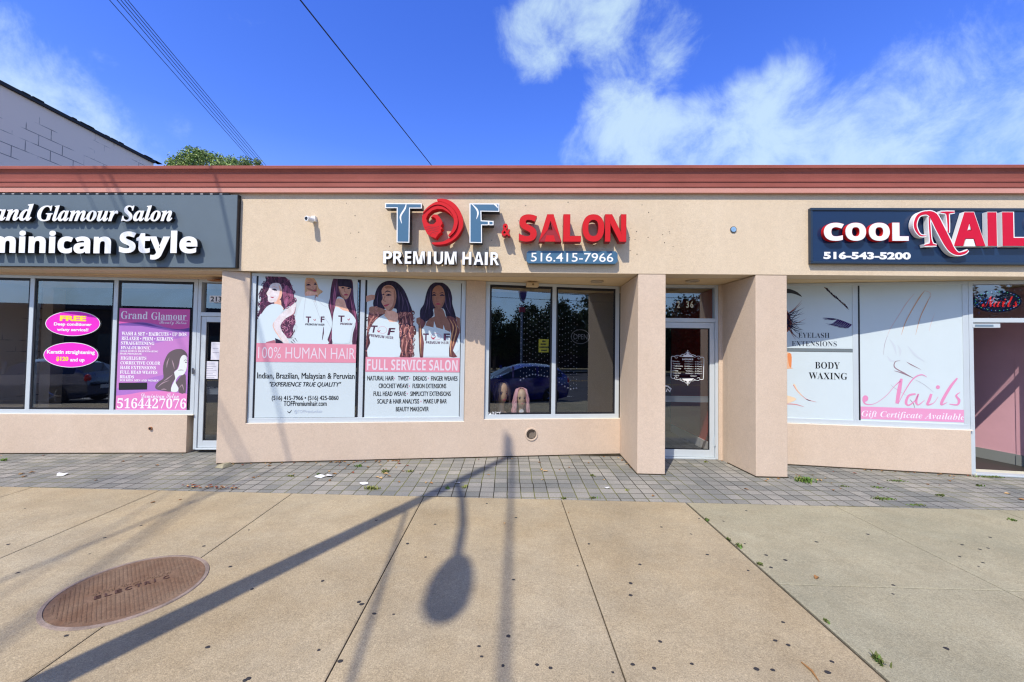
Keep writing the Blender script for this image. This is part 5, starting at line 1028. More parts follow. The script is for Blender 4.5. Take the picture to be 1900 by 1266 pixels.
m = MB(); n = 28; rr = ((.098, .001), (.094, .012), (.078, .012), (.074, .002))
vs = [M_.at(u+r*math.cos(2*math.pi*k/n), z+r*math.sin(2*math.pi*k/n), q) for r, q in rr for k in range(n)]; m.add(vs, [(j*n+k, j*n+(k+1) % n, (j+1)*n+(k+1) % n, (j+1)*n+k) for j in range(3) for k in range(n)]); m.build('collar', STUCCO2, t)
m = MB(); ploc(m, M_, ellipse(u, z, .075, .075, 24), .003, 0)
for i in range(-6, 7):
    for j in range(-6, 7):
        if i*i+j*j < 32: m.ball(M_.at(u+i*.0115+(j % 2)*.005, z+j*.011, .005), .0042, mi=1, nu=5, nv=4)
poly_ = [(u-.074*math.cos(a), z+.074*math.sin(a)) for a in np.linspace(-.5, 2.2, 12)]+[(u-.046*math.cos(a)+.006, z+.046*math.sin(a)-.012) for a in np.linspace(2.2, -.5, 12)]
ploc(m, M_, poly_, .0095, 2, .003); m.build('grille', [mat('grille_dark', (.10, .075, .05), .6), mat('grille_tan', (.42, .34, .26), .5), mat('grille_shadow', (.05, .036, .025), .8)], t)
u, z = L_.sz(280, 795, 0); m = MB(); m.tube([L_.at(u, z, -.01), L_.at(u, z, .02)], .024, 0, 12); m.tube([L_.at(u, z, .018), L_.at(u, z, .022)], .017, 1, 12); tag(m.build('pipe_stub', [mat('copper', (.42, .19, .08), .4, .5, .5), BLACK]), 'short copper pipe stub in the left plinth wall', 'pipe')

# ------------------------------------------------------------------ on the pavement
c = ground(236, 1099); c = np.array((-2.645, 2.832, gz(2.832)))
RUST = layered('rusty_iron', (.175, .106, .062), [(4, .28, (1, 1, 1), (.6, 1, 1.3)), (40, .2, (1, 1, 1), G1), (160, .2, (1, 1, 1), G1)], .7, .35, (.3, 160, .003))
RUST2 = layered('worn_iron', (.25, .19, .15), [(8, .3, (1, 1, 1), G1), (90, .2, (1, 1, 1), G1)], .75, .3)
t = thing('manhole_cover', tuple(c), 'rusty round manhole cover lettered ELECTRIC in the pavement', 'manhole cover'); n = 64
def gp(x, y, dz): return (c[0]+x, c[1]+y, gz(c[1]+y)+dz)
m = MB(); rr = ((.432, .0005), (.428, .006), (.408, .007), (.404, .001)); m.add([gp(r*math.cos(2*math.pi*k/n), r*math.sin(2*math.pi*k/n), q) for r, q in rr for k in range(n)], [(j*n+k, j*n+(k+1) % n, (j+1)*n+(k+1) % n, (j+1)*n+k) for j in range(3) for k in range(n)]); m.build('frame_ring', RUST2, t)
m = MB(); m.add([gp(.4035*math.cos(2*math.pi*k/n), .4035*math.sin(2*math.pi*k/n), .004) for k in range(n)], [tuple(range(n))])
A = np.array(ground(172, 1116)[:2])-c[:2]; B = np.array(ground(318, 1073)[:2])-c[:2]; ax = (B-A)/np.linalg.norm(B-A); ay = np.array([-ax[1], ax[0]])
loc = lambda u, v: ax*u+ay*v
au = (A@ax, A@ay); bu = B@ax
step = .0215
for i in range(-20, 21):
    for j in range(-26, 27):
        u, v = i*step, j*.0165+(.004 if i % 2 else -.004); w = .016
        if u*u+v*v > .372**2: continue
        if au[0]-.03 < u < bu+.03 and au[1]-.012 < v < au[1]+.11: continue
        q = [loc(u-w*.42, v-.0062), loc(u+w*.42, v-.0062), loc(u+w*.42, v+.0062), loc(u-w*.42, v+.0062)]; h = [loc(u-w*.25, v-.003), loc(u+w*.25, v-.003), loc(u+w*.25, v+.003), loc(u-w*.25, v+.003)]
        m.add([gp(*p, .004) for p in q]+[gp(*p, .0085) for p in h], [(0,1,5,4), (1,2,6,5), (2,3,7,6), (3,0,4,7), (4,5,6,7)])
rg_ = random.Random(21)
for i in range(90): u = rg_.uniform(au[0], bu); v = au[1]+rg_.uniform(.062, .10); m.ball(gp(*loc(u, v), .005), .005, .005, .004, nu=5, nv=4)
m.build('lid', RUST, t)
V, F = glyphs('ELECTRIC', 'plain', .012, 0, True); lo, hi = V.min(0), V.max(0); m = MB(); x_ = 0
wd_ = bu-au[0]; N8 = 'ELECTRIC'
for k, ch in enumerate(N8):
    V, F = glyphs(ch if ch != 'I' else 'l', 'plain', .012, 0, True); lo, hi = V.min(0), V.max(0); w = .034 if ch != 'I' else .008; u0 = au[0]+wd_*(k+.1)/8
    m.add([gp(*loc(u0+(v[0]-lo[0])/(hi[0]-lo[0])*w, au[1]+(v[1]-lo[1])/(hi[1]-lo[1])*.045), .006+.003*v[2]) for v in V], F)
m.build('lettering', mat('shaded_rust', (.075, .035, .025), .8), t)  # shade of the raised letters put into a darker rust colour
GUM = mat('gum', (.028, .026, .026), .85)
q8 = lambda P: [(x/2.903, 830+y/2.903) for x, y in P]; qm = lambda P: [(640+x/2.717, 800+y/2.717) for x, y in P]; qr = lambda P: [(1260+x/2.969, 840+y/2.969) for x, y in P]
spots = q8([(760,422),(565,488),(483,575),(97,676),(45,524),(135,330),(1340,446),(1098,533),(1357,765),(1240,643),(1738,720),(1718,1093),(1835,1152),(1320,1256),(1340,1246),(360,1015),(820,296),(1120,1078)])
spots += qm([(715,366),(862,437),(455,470),(158,450),(315,568),(407,636),(1230,569),(1173,680),(1487,673),(1440,768),(1441,828),(70,862),(85,873),(148,921),(246,924),(825,1034),(797,1183),(968,1178),(689,1137),(1037,1195),(1450,1176),(1350,1217),(1560,1196),(1590,1062),(850,750),(1596,484),(676,1085)])
spots += qr([(370,320),(245,378),(110,363),(362,502),(480,565),(585,592),(507,633),(381,650),(155,562),(1040,450),(757,492),(1560,508),(1657,533),(1703,527),(1545,573),(1674,607),(1650,628),(1714,467),(1180,730),(1178,779),(530,1036),(601,1060),(843,1152),(818,1210),(425,1193),(70,1164),(1473,1080),(574,935),(515,1198),(66,449)])
rg_ = random.Random(9)
for x, y in spots:
    p = ground(x, y); m = MB(); r = rg_.uniform(.008, .0145); k = 9; a0_ = rg_.uniform(0, 6)
    rim = [(p[0]+r*rg_.uniform(.75, 1.2)*math.cos(a0_+2*math.pi*i/k)*1.15, p[1]+r*rg_.uniform(.75, 1.2)*math.sin(a0_+2*math.pi*i/k)) for i in range(k)]
    m.add([(a, b, gz(b)+.0008) for a, b in rim]+[(p[0], p[1], gz(p[1])+.003)], [(i, (i+1) % k, k) for i in range(k)])
    tag(m.build('gum_spot', GUM), 'flat black chewing gum spot trodden into the concrete pavement', 'gum spot', 'gum spots on the pavement')
LEAF = [mat('leaf_brown', (.30, .15, .05), .8), mat('leaf_tan', (.45, .29, .13), .8), mat('leaf_red', (.26, .07, .035), .8)]
def leaf(x, y, mi, size, dz=0.):
    p = ground(x, y); m = MB(); a = rg_.uniform(0, 6.28); pts = []
    for i, (u, v) in enumerate(((-1, 0), (-.45, .42), (.1, .5), (.6, .3), (1.1, 0), (.6, -.3), (.1, -.5), (-.45, -.42))):
        u, v = u*size*rg_.uniform(.85, 1.15), v*size*rg_.uniform(.8, 1.3); pts.append((p[0]+u*math.cos(a)-v*math.sin(a), p[1]+u*math.sin(a)+v*math.cos(a), gz(p[1])+.004+abs(v)*rg_.uniform(.3, .9)+dz))
    pts.append((p[0], p[1], gz(p[1])+.003+dz)); m.add(pts, [(i, (i+1) % 8, 8) for i in range(8)])
    return tag(m.build('fallen_leaf', LEAF[mi]), f'small curled {("brown", "tan", "red brown")[mi]} fallen leaf on the paving', 'leaf', 'fallen leaves on the paving')
for x, y, mi, s in ((40, 880, 1, .035), (60, 877, 0, .03), (228, 857, 0, .02), (178, 892, 0, .02), (45, 885, 0, .03), (716, 880, 1, .035), (722, 884, 0, .03), (706, 888, 1, .03), (790, 896, 1, .03), (800, 897, 0, .03), (740, 895, 0, .025), (700, 886, 1, .03), (1004, 872, 1, .04), (1012, 875, 1, .035), (1007, 891, 1, .02), (1120, 891, 1, .02), (1092, 860, 0, .02), (1056, 868, 0, .02), (1212, 921, 0, .025), (1384, 908, 0, .028), (1424, 890, 1, .025), (1445, 889, 0, .03), (1421, 893, 0, .02), (1515, 891, 1, .035), (1522, 892, 1, .03), (1762, 883, 1, .025), (1770, 884, 0, .025), (1869, 917, 1, .028), (1895, 928, 0, .03), (1560, 907, 0, .02), (1147, 850, 1, .025), (1155, 855, 0, .025), (1163, 862, 1, .025), (1170, 868, 0, .02), (1340, 856, 0, .02), (1352, 861, 1, .02), (612, 892, 0, .025), (620, 880, 0, .03), (640, 870, 0, .02), (545, 880, 1, .02), (470, 887, 0, .025), (480, 885, 1, .02), (284, 933, 0, .025), (334, 928, 0, .018), (936, 972, 1, .022), (1055, 952, 0, .012), (1515, 1073, 0, .03), (60, 834, 0, .02), (150, 835, 1, .02), (180, 834, 0, .02), (30, 838, 0, .02), (490, 858, 0, .02), (530, 857, 1, .02), (450, 863, 2, .025)):
    leaf(x, y, mi, s)
for i in range(46): k = rg_.random(); leaf(342+k*98+rg_.uniform(-4, 4), 905+1.5*k+rg_.gauss(0, 1.6), rg_.choice((0, 2, 2, 1)), rg_.uniform(.012, .026), rg_.uniform(0, .015))
for i in range(110):
    k = rg_.random(); x = rg_.choice((rg_.uniform(0, 345), rg_.uniform(410, 1150), rg_.uniform(1465, 1800), rg_.uniform(560, 760), rg_.uniform(620, 760))); y = 837 if x < 350 else (861-(x-404)*.02 if x < 1200 else 864+(x-1463)*.054)
    if i % 2: y = min(925, y+abs(rg_.gauss(0, 16)))
    leaf(x, y+1.5, rg_.choice((0, 0, 1, 2)), rg_.uniform(.012, .026))
def scrap(x, y, s, label, seed):
    r = random.Random(seed); p = ground(x, y); m = MB(); k = 7; q = [(p[0]+s*r.uniform(.7, 1.2)*math.cos(6.28*i/k)*1.4, p[1]+s*r.uniform(.7, 1.2)*math.sin(6.28*i/k)) for i in range(k)]
    m.add([(a, b, gz(b)+.003+r.uniform(0, s*.5)) for a, b in q]+[(p[0], p[1], gz(p[1])+s*.45)], [(i, (i+1) % k, k) for i in range(k)]); tag(m.build('paper_scrap', mat('scrap_white', (.62, .62, .62), .7)), label, 'litter', 'paper scraps')
scrap(115, 882, .05, 'flat white paper scrap on the far left paving', 1); scrap(593, 886, .045, 'crumpled cream paper scrap beside a round white one', 2); scrap(611, 884, .04, 'round crumpled white paper ball on the paving', 3); scrap(676, 899, .04, 'torn white paper beside weeds below the poster window', 4); scrap(849, 897, .025, 'tiny white scrap in the lamp shadow on the paving', 5); scrap(1126, 906, .025, 'tiny white scrap at the edge of the paving', 6)
GRASS = [mat('weed_green', (.10, .19, .03), .7), mat('weed_yellow', (.24, .25, .06), .7), mat('moss_green', (.11, .13, .035), .9)]
def weed(x, y, w, d, h, nb, mi, label, cat='weed'):
    p = ground(x, y); m = MB(); r = random.Random(int(x*7+y))
    for i in range(nb):
        bx, by = p[0]+r.gauss(0, w*.42), p[1]+r.gauss(0, d*.42); a = r.uniform(0, 6.28); L = h*r.uniform(.5, 1.2); k = r.uniform(.3, 1.1)*L; bw = .004+.004*r.random()
        dx, dy = math.cos(a), math.sin(a); z = gz(by)
        m.add([(bx-dy*bw, by+dx*bw, z), (bx+dy*bw, by-dx*bw, z), (bx+dx*k*.4+dy*bw, by+dy*k*.4-dx*bw, z+L*.7), (bx+dx*k*.4-dy*bw, by+dy*k*.4+dx*bw, z+L*.7), (bx+dx*k, by+dy*k, z+L)], [(0, 1, 2, 3), (3, 2, 4)], 0 if r.random() < .75 else 1)
    tag(m.build('weed_tuft', [GRASS[mi], GRASS[(mi+1) % 3]]), label, cat, 'weeds in the paving joints')
weed(1492, 893, .13, .10, .05, 150, 0, 'bright green weed patch beside the second pillar', 'weed'); weed(1452, 884, .015, .015, .14, 7, 0, 'tall thin weed at the foot of the second pillar')
for x, y, w, d, h, nb, mi, lab in ((98, 834, .05, .03, .06, 45, 0, 'green weed against the left plinth wall'), (8, 855, .05, .03, .03, 35, 0, 'low green weed at the far left of the paving'), (690, 908, .11, .03, .035, 70, 1, 'yellow green tuft on the paving edge below the posters'), (715, 876, .06, .05, .03, 50, 1, 'straw coloured tuft among leaves on the paving'), (665, 866, .05, .03, .03, 30, 0, 'small green tuft beside the window wall'), (760, 876, .04, .04, .03, 25, 1, 'thin yellowish tuft in a paving joint'), (830, 907, .03, .03, .025, 20, 0, 'small tuft at the lamp shadow on the paving'), (862, 905, .03, .05, .03, 24, 1, 'pale tuft in the lamp shadow'), (540, 884, .06, .03, .015, 40, 1, 'flat tuft between the paving stones at left'), (590, 881, .03, .02, .02, 18, 0, 'green sprig beside the paper scraps'),
        (1100, 884, .04, .03, .025, 20, 1, 'sparse tuft in front of the display window'), (1163, 910, .03, .03, .02, 18, 1, 'short tuft near the pavement edge at centre'), (1101, 925, .06, .015, .02, 26, 2, 'flat green tuft on the pavement edge under the window'), (1046, 926, .05, .012, .02, 22, 2, 'low tuft where a slab joint meets the paving'), (1310, 858, .04, .02, .02, 20, 1, 'straw tuft before the middle door sill'), (1664, 893, .12, .03, .012, 80, 2, 'wide mossy patch on the paving under the right window'), (1640, 926, .14, .05, .012, 170, 2, 'mossy band in the joints near the right pavement edge'), (1700, 938, .10, .02, .015, 50, 2, 'moss along the pavement edge at right'), (1815, 902, .06, .03, .02, 36, 2, 'moss cushion before the nail shop door'), (1835, 886, .22, .02, .02, 90, 2, 'moss row along the nail shop threshold'), (1745, 920, .04, .025, .02, 60, 2, 'scattered moss in the right paving joints'), (1630, 905, .08, .05, .012, 50, 2, 'thin moss smear among the right paving stones'), (1565, 903, .05, .03, .012, 26, 2, 'tiny moss spot beyond the second pillar'),
        (1311, 965, .02, .035, .015, 40, 2, 'dark green weed in the wide slab joint nearest the paving'), (1352, 1001, .012, .035, .01, 26, 2, 'dark weed line in the wide slab joint'), (1372, 1015, .02, .05, .02, 50, 2, 'thick dark weed in the wide slab joint'), (1410, 1048, .02, .025, .015, 34, 2, 'dark weed where the cross joint starts'), (1533, 1153, .012, .03, .015, 20, 2, 'small weed low in the wide slab joint'), (1630, 1228, .02, .05, .03, 36, 2, 'pale weed at the bottom of the wide slab joint'), (1880, 966, .03, .03, .015, 36, 2, 'dark weed in the far right slab joint')):
    weed(x, y, w, d, h, nb, mi, lab)
p = ground(418, 866); m = MB(); m.hexa([(p[0]-.10, p[1]-.06, gz(p[1])), (p[0]+.03, p[1]-.10, gz(p[1])), (p[0]+.08, p[1]+.02, gz(p[1])), (p[0]-.04, p[1]+.06, gz(p[1])), (p[0]-.07, p[1]-.04, gz(p[1])+.035), (p[0]+.02, p[1]-.06, gz(p[1])+.05), (p[0]+.06, p[1]+.02, gz(p[1])+.055), (p[0]-.03, p[1]+.04, gz(p[1])+.045)]); tag(m.build('loose_stone', CONC2, bevel=.004), 'grey wedge of broken concrete at the left wall corner', 'stone')
p, q = ground(1487, 1230), ground(1520, 1266); m = MB(); m.tube([(p[0], p[1], gz(p[1])+.004), ((p[0]+q[0])/2+.01, (p[1]+q[1])/2, gz(p[1])+.006), (q[0], q[1], gz(q[1])+.004)], [.003, .006, .002], 0, 6); tag(m.build('twig', LEAF[0]), 'thin brown twig on the right of the pavement', 'twig')
# ------------------------------------------------------------------ beyond and behind
GREYW = layered('painted_block', (.43, .37, .36), [(.6, .10, (1, 1, 1), W1), (6, .06, (1, 1, 1), G1)], .9, .2)
def block_mat():
    m = bpy.data.materials.new('block_wall'); m.use_nodes = True; n = m.node_tree.nodes; l = m.node_tree.links; b = n['Principled BSDF']; b.inputs['Roughness'].default_value = .9
    t = n.new('ShaderNodeTexCoord'); s = n.new('ShaderNodeSeparateXYZ'); c = n.new('ShaderNodeCombineXYZ'); l.new(t.outputs['Object'], s.inputs[0])
    ad = n.new('ShaderNodeMath'); l.new(s.outputs['X'], ad.inputs[0]); l.new(s.outputs['Y'], ad.inputs[1]); l.new(ad.outputs[0], c.inputs[0]); l.new(s.outputs['Z'], c.inputs[1])
    k = n.new('ShaderNodeTexBrick'); k.inputs['Scale'].default_value = 1; k.inputs['Brick Width'].default_value = .40; k.inputs['Row Height'].default_value = .20; k.inputs['Mortar Size'].default_value = .007; k.inputs['Mortar Smooth'].default_value = .2
    k.inputs['Color1'].default_value = (.40, .35, .345, 1); k.inputs['Color2'].default_value = (.44, .385, .375, 1); k.inputs['Mortar'].default_value = (.10, .095, .10, 1); l.new(c.outputs[0], k.inputs['Vector'])
    x = n.new('ShaderNodeTexNoise'); x.inputs['Scale'].default_value = 1.4; x.inputs['Detail'].default_value = 8; l.new(c.outputs[0], x.inputs['Vector'])
    r = n.new('ShaderNodeValToRGB'); e = r.color_ramp.elements; e[0].position = .50; e[1].position = .58; l.new(x.outputs['Fac'], r.inputs[0])
    mu = n.new('ShaderNodeMath'); mu.operation = 'MULTIPLY'; l.new(k.outputs['Fac'], mu.inputs[0]); l.new(r.outputs[0], mu.inputs[1])
    q = n.new('ShaderNodeMix'); q.data_type = 'RGBA'; l.new(mu.outputs[0], q.inputs['Factor']); q.inputs['A'].default_value = (.88, .72, .60, 1); q.inputs['B'].default_value = (.20, .18, .17, 1); l.new(q.outputs['Result'], b.inputs['Base Color'])
    return m
d = ray(0, 151); XB = -9.0; tt = XB/d[0]; ZBL = HC+tt*d[2]; d2 = ray(285, 303); YE = XB/d2[0]*d2[1]
t = thing('block_building', (-14, 10, 0), 'taller grey painted block building beyond the left end of the shops', 'building')
m = MB(); m.prism([(-24, 5.8), (XB, 5.8), (XB, YE), (-24, YE)], 0, ZBL-.06); m.build('wall', block_mat(), t)
m = MB(); pts = [(-24.04, 5.76), (XB+.05, 5.76), (XB+.05, YE), (-24.04, YE)]; m.prism(pts, ZBL-.058, ZBL); rg_ = random.Random(2)
for i in range(14): y = rg_.uniform(7, YE); m.box((XB-.06, y, ZBL-.003), (XB+.06, y+rg_.uniform(.06, .2), ZBL+rg_.uniform(.004, .018)))
m.build('coping', mat('coping_dark', (.02, .022, .03), .7), t)

LEAFM = [mat('foliage', (.20, .30, .07), .6, var=.3, vscale=.7), mat('foliage_light', (.38, .45, .14), .6), mat('foliage_dark', (.07, .11, .04), .7)]
BARK = mat('bark', (.14, .10, .075), .9, var=.2, vscale=6)
def tree(base, blobs, nleaf, lsize, label, cat='tree', group=None, seed=1, trunk_r=.2, leafm=None):
    r = random.Random(seed); t = thing('broadleaf_tree', base, label, cat, group); b0 = Vector(base)
    m = MB(); top = max(blobs, key=lambda q: q[2]); mid = Vector((np.mean([q[0] for q in blobs]), np.mean([q[1] for q in blobs]), min(q[2] for q in blobs)))
    m.tube([b0, b0*.5+(b0+Vector((0, 0, mid.z)))*.5-Vector((0, 0, 0)), b0+mid*1.0], [trunk_r, trunk_r*.75, trunk_r*.5], 0, 8)
    for q in blobs: m.tube([b0+mid*.9, b0+(mid+Vector(q[:3]))*.5+Vector((0, 0, .1)), b0+Vector(q[:3])], [trunk_r*.4, trunk_r*.22, trunk_r*.05], 0, 6)
    m.build('trunk', BARK, t, smooth=True)
    m = MB(); tot = sum(q[3]**2 for q in blobs)
    for q in blobs:
        for k in range(int(nleaf*q[3]**2/tot)):
            v = Vector((r.gauss(0, 1), r.gauss(0, 1), r.gauss(0, 1))).normalized()*(r.random()**.4)*q[3]; v.z *= .72
            if math.sin(v.x*3/q[3]+q[0]*5)*math.sin(v.z*4/q[3]+q[2]*3)*math.sin(v.y*3/q[3]+1) > .33: continue
            c = b0+Vector(q[:3])+v
            for j in range(3):
                cc = c+Vector((r.gauss(0, 1), r.gauss(0, 1), r.gauss(0, 1)))*lsize; n = Vector((r.gauss(0, 1), r.gauss(0, 1), r.gauss(0, 1)+.6)).normalized(); a = n.orthogonal().normalized(); a = (Matrix.Rotation(r.uniform(0, 6.28), 3, n) @ a); b = n.cross(a); s = lsize*r.uniform(.6, 1.2)
                m.add([cc-a*s, cc+b*s*.45, cc+a*s, cc-b*s*.45], [(0, 1, 2, 3)], r.choice((0, 0, 0, 1, 1, 2)))
    m.build('crown', leafm or LEAFM, t); return t
def far(x, y, Y): d = ray(x, y); P = CAM+d*Y/d[1]; return P
TY = 25
bl = []
base = far(395, 655, TY); base[2] = 0
for x, y, r in ((362, 285, 16), (345, 292, 14), (380, 290, 16), (330, 300, 14), (405, 297, 15), (430, 299, 12), (455, 301, 11), (478, 303, 9), (318, 304, 9), (370, 310, 30), (420, 318, 28), (340, 320, 26), (455, 318, 20), (400, 345, 40)):
    P = far(x, y, TY+random.uniform(-.8, .8)); bl.append((P[0]-base[0], P[1]-base[1], P[2], r/FPX*TY))
tree(tuple(base), bl, 6500, .075, 'green leafy tree showing above the left part of the roof', seed=3, trunk_r=.25)

# overhead wires running over the roof
WIREM = mat('cable_black', (.02, .02, .03), .5)
def skywire(x0, y0, x1, y1, z, r, label, ext0=-12, ext1=36, group=None):
    a, b = ray(x0, y0), ray(x1, y1); A = Vector(CAM+a*(z-HC)/a[2]); B = Vector(CAM+b*(z-HC)/b[2]); d = (B-A)/(B.y-A.y)
    P = [A+d*(ext0-A.y), A, (A+B)/2, B, B+d*(ext1-B.y)]
    for k, p in enumerate(P): p.z = z+(0 if 0 < k < 4 else .0)
    m = MB(); m.tube(P, r, 0, 6); tag(m.build('overhead_wire', WIREM), label, 'wire', group)
for x0, x1, lab in ((203, 459, 'leftmost thin wire of the bundle crossing above the left shop'), (217, 463, 'second thin wire from the left in the bundle above the left shop'), (224, 469, 'middle wire of the bundle above the left shop'), (231, 474, 'second wire from the right in the bundle above the left shop'), (237, 479, 'rightmost wire of the bundle above the left shop')):
    skywire(x0, 0, x1, 290, 10.4+(x0 % 5)*.05,   .0095, lab, group='wire bundle over the left shop')
skywire(557, 0, 799, 305, 9.6, .017, 'single thick black wire crossing the sky above the middle salon')

# street lamp at the kerb behind the viewer; its shadow crosses the pavement
t = thing('street_lamp', (-3.355, 0, 0), 'tall grey street lamp with an arm reaching over the road, casting the long shadow', 'street lamp')
STEEL = mat('galvanised', (.36, .37, .38), .5, .5, .4)
m = MB(); m.tube([(-3.355, 0, .0), (-3.355, 0, 4), (-3.355, 0, 9.55)], [.125, .10, .062], 0, 14); m.build('pole', STEEL, t, smooth=True)
m = MB(); m.tube([(-3.355, 0, .0), (-3.355, 0, .16), (-3.355, 0, .165)], [.19, .19, .13], 0, 14); m.build('base', STEEL, t)
m = MB(); m.tube([(-3.35, 0, 7.55), (-3.29, -.7, 7.78), (-3.22, -1.4, 7.86), (-3.19, -2.05, 7.88)], .042, 0, 10); m.build('arm', STEEL, t, smooth=True)
m = MB(); hd = [(-2.0, .05, .05), (-2.08, .10, .08), (-2.25, .145, .10), (-2.45, .165, .105), (-2.65, .15, .095), (-2.78, .09, .07), (-2.82, .02, .03)]; n = 14; vs = []
for y, rx, rz in hd: vs += [(-3.18+rx*math.cos(2*math.pi*k/n), y, 7.88+rz*math.sin(2*math.pi*k/n)) for k in range(n)]
m.add(vs, [(j*n+k, j*n+(k+1) % n, (j+1)*n+(k+1) % n, (j+1)*n+k) for j in range(len(hd)-1) for k in range(n)]+[tuple(range(n-1, -1, -1)), tuple(range(len(vs)-n, len(vs)))]); m.build('lamp_head', STEEL, t, smooth=True)
for P, r, lab in (([(-3.33, 0, 9.4), (-3.25, -4.3, 9.25), (-3.2, -12, 9.2), (-3.1, -27, 9.6)], .026, 'thick cable from the street lamp top across the road'), ([(-3.3, 0, 6.3), (-2.95, -2.2, 6.2), (-2.2, -9, 6.1), (-1, -27, 6.6)], .018, 'lower cable from the street lamp pole across the road')):
    m = MB(); m.tube(P, r, 0, 6); tag(m.build('overhead_wire', WIREM), lab, 'wire')
# wires along the far side of the street, mirrored in the glass
for i, (y, z, r) in enumerate(((-13, 7.6, .02), (-13.2, 7.0, .02), (-13.4, 6.45, .045), (-13.4, 6.2, .03), (-13.6, 5.75, .02), (-13.8, 5.3, .015))):
    P = [(x, y, z+.0016*(x-6)**2*(.6+.15*i) if abs(x) < 26 else z+.5) for x in range(-44, 45, 4)]; m = MB(); m.tube([(x, y, z+.45*((x+60+i*7) % 40/20-1)**2) for x in range(-48, 52, 2)], r, 0, 5)
    tag(m.build('overhead_wire', WIREM), f'{("topmost", "second", "third thick", "fourth", "fifth", "lowest")[i]} street wire mirrored in the shop windows', 'wire', 'street wires across the road')
def pole_lamp(x, y, h, label):
    t = thing('street_lamp', (x, y, -.1), label, 'street lamp'); m = MB(); m.tube([(x, y, -.1), (x, y, h)], [.12, .08], 0, 10); m.build('pole', STEEL, t); m = MB(); m.box((x-.1, y-.2, h), (x+.75, y+.2, h+.16)); m.build('lamp_head', BLACK, t, bevel=.03)
pole_lamp(6.2, -26.5, 9.2, 'far lamp post across the road, mirrored in the display window')
t = thing('pylon_sign', (11.2, -26.6, -.1), 'oval pylon sign across the road, mirrored in the display window', 'sign'); m = MB(); m.tube([(11.2, -26.6, -.1), (11.2, -26.6, 6.4)], .12, 0, 10); m.build('pole', STEEL, t)
pp = Plane((12.2, -26.4), (10.2, -26.4)); m = MB(); ploc(m, pp, ellipse(1.0, 8.0, .42, 1.3, 28), .12, 0, .24); ploc(m, pp, ellipse(1.0, 8.0, .34, 1.15, 28), .124, 1); m.build('oval_face', [mat('sign_white', (.7, .7, .72), .4), mat('sign_purple', (.14, .06, .22), .4)], t)
m = MB(); m.box((10.95, -26.7, 5.7), (11.5, -26.45, 6.2)); m.build('small_board', mat('sign_red', (.55, .06, .08), .4), t)
proto = None
for i, (x, y, s) in enumerate(((9.4, -30, .9), (13.2, -29.5, 1.0), (17, -31, 1.12), (21, -30, 1.25), (25.5, -31, 1.1), (30, -30, 1.2), (4.5, -33, .7), (36, -32, 1.2))):
    lab = ('low bushy tree', 'round tree', 'wide tree', 'tall tree', 'dense tree', 'full tree', 'small tree', 'farthest tree')[i]+' across the road mirrored in the right half of the windows'
    if proto is None:
        proto = tree((x, y, -.1), [(0, 0, 4.4, 1.9), (-1.5, 0, 3.6, 1.5), (1.5, .3, 3.7, 1.5), (.4, -.8, 2.6, 1.6), (-.8, .8, 2.4, 1.5), (1.3, .2, 2.0, 1.3), (-.3, .2, 5.4, 1.1)], 2600, .17, lab, group='trees across the road', seed=8, trunk_r=.22, leafm=[mat('far_leaf', (.035, .06, .02), .7), mat('far_leaf_light', (.07, .10, .03), .7), mat('far_leaf_dark', (.015, .026, .01), .8)]); o_ = proto; kids = list(proto.children)
    else:
        o_ = proto.copy(); COL.objects.link(o_); o_.location = (x, y, -.1); o_['label'] = lab; o_.rotation_euler = (0, 0, i*1.3)
        for k_ in kids: c_ = k_.copy(); COL.objects.link(c_); c_.parent = o_
    o_.scale = (s*1.12, s*1.12, s*1.15)
t = thing('dark_building', (-27, -30, -.1), 'low dark brick building across the road mirrored in the left shop', 'building'); BRK = mat('dark_brick', (.04, .026, .024), .9, var=.25, vscale=2)
m = MB(); m.box((-40, -36, -.1), (-14.5, -27.5, 4.9)); m.build('wall', BRK, t); m = MB(); m.box((-40.2, -36.2, 4.902), (-14.3, -27.3, 5.25)); m.build('parapet', mat('parapet', (.05, .05, .06), .8), t)
for i in range(6):
    m = MB(); m.box((-38.5+i*4, -27.52, .9), (-36+i*4, -27.46, 2.8)); m.build('window', mat('dark_pane', (.02, .03, .04), .1), t)
t = thing('dark_building', (8, -40, -.1), 'long low building behind the far trees', 'building'); m = MB(); m.box((-12, -44, -.1), (40, -37, 3.4)); m.build('wall', BRK, t); m = MB(); m.box((-12.2, -44.2, 3.402), (40.2, -36.8, 3.7)); m.build('parapet', mat('parapet', (.05, .05, .06), .8), t)

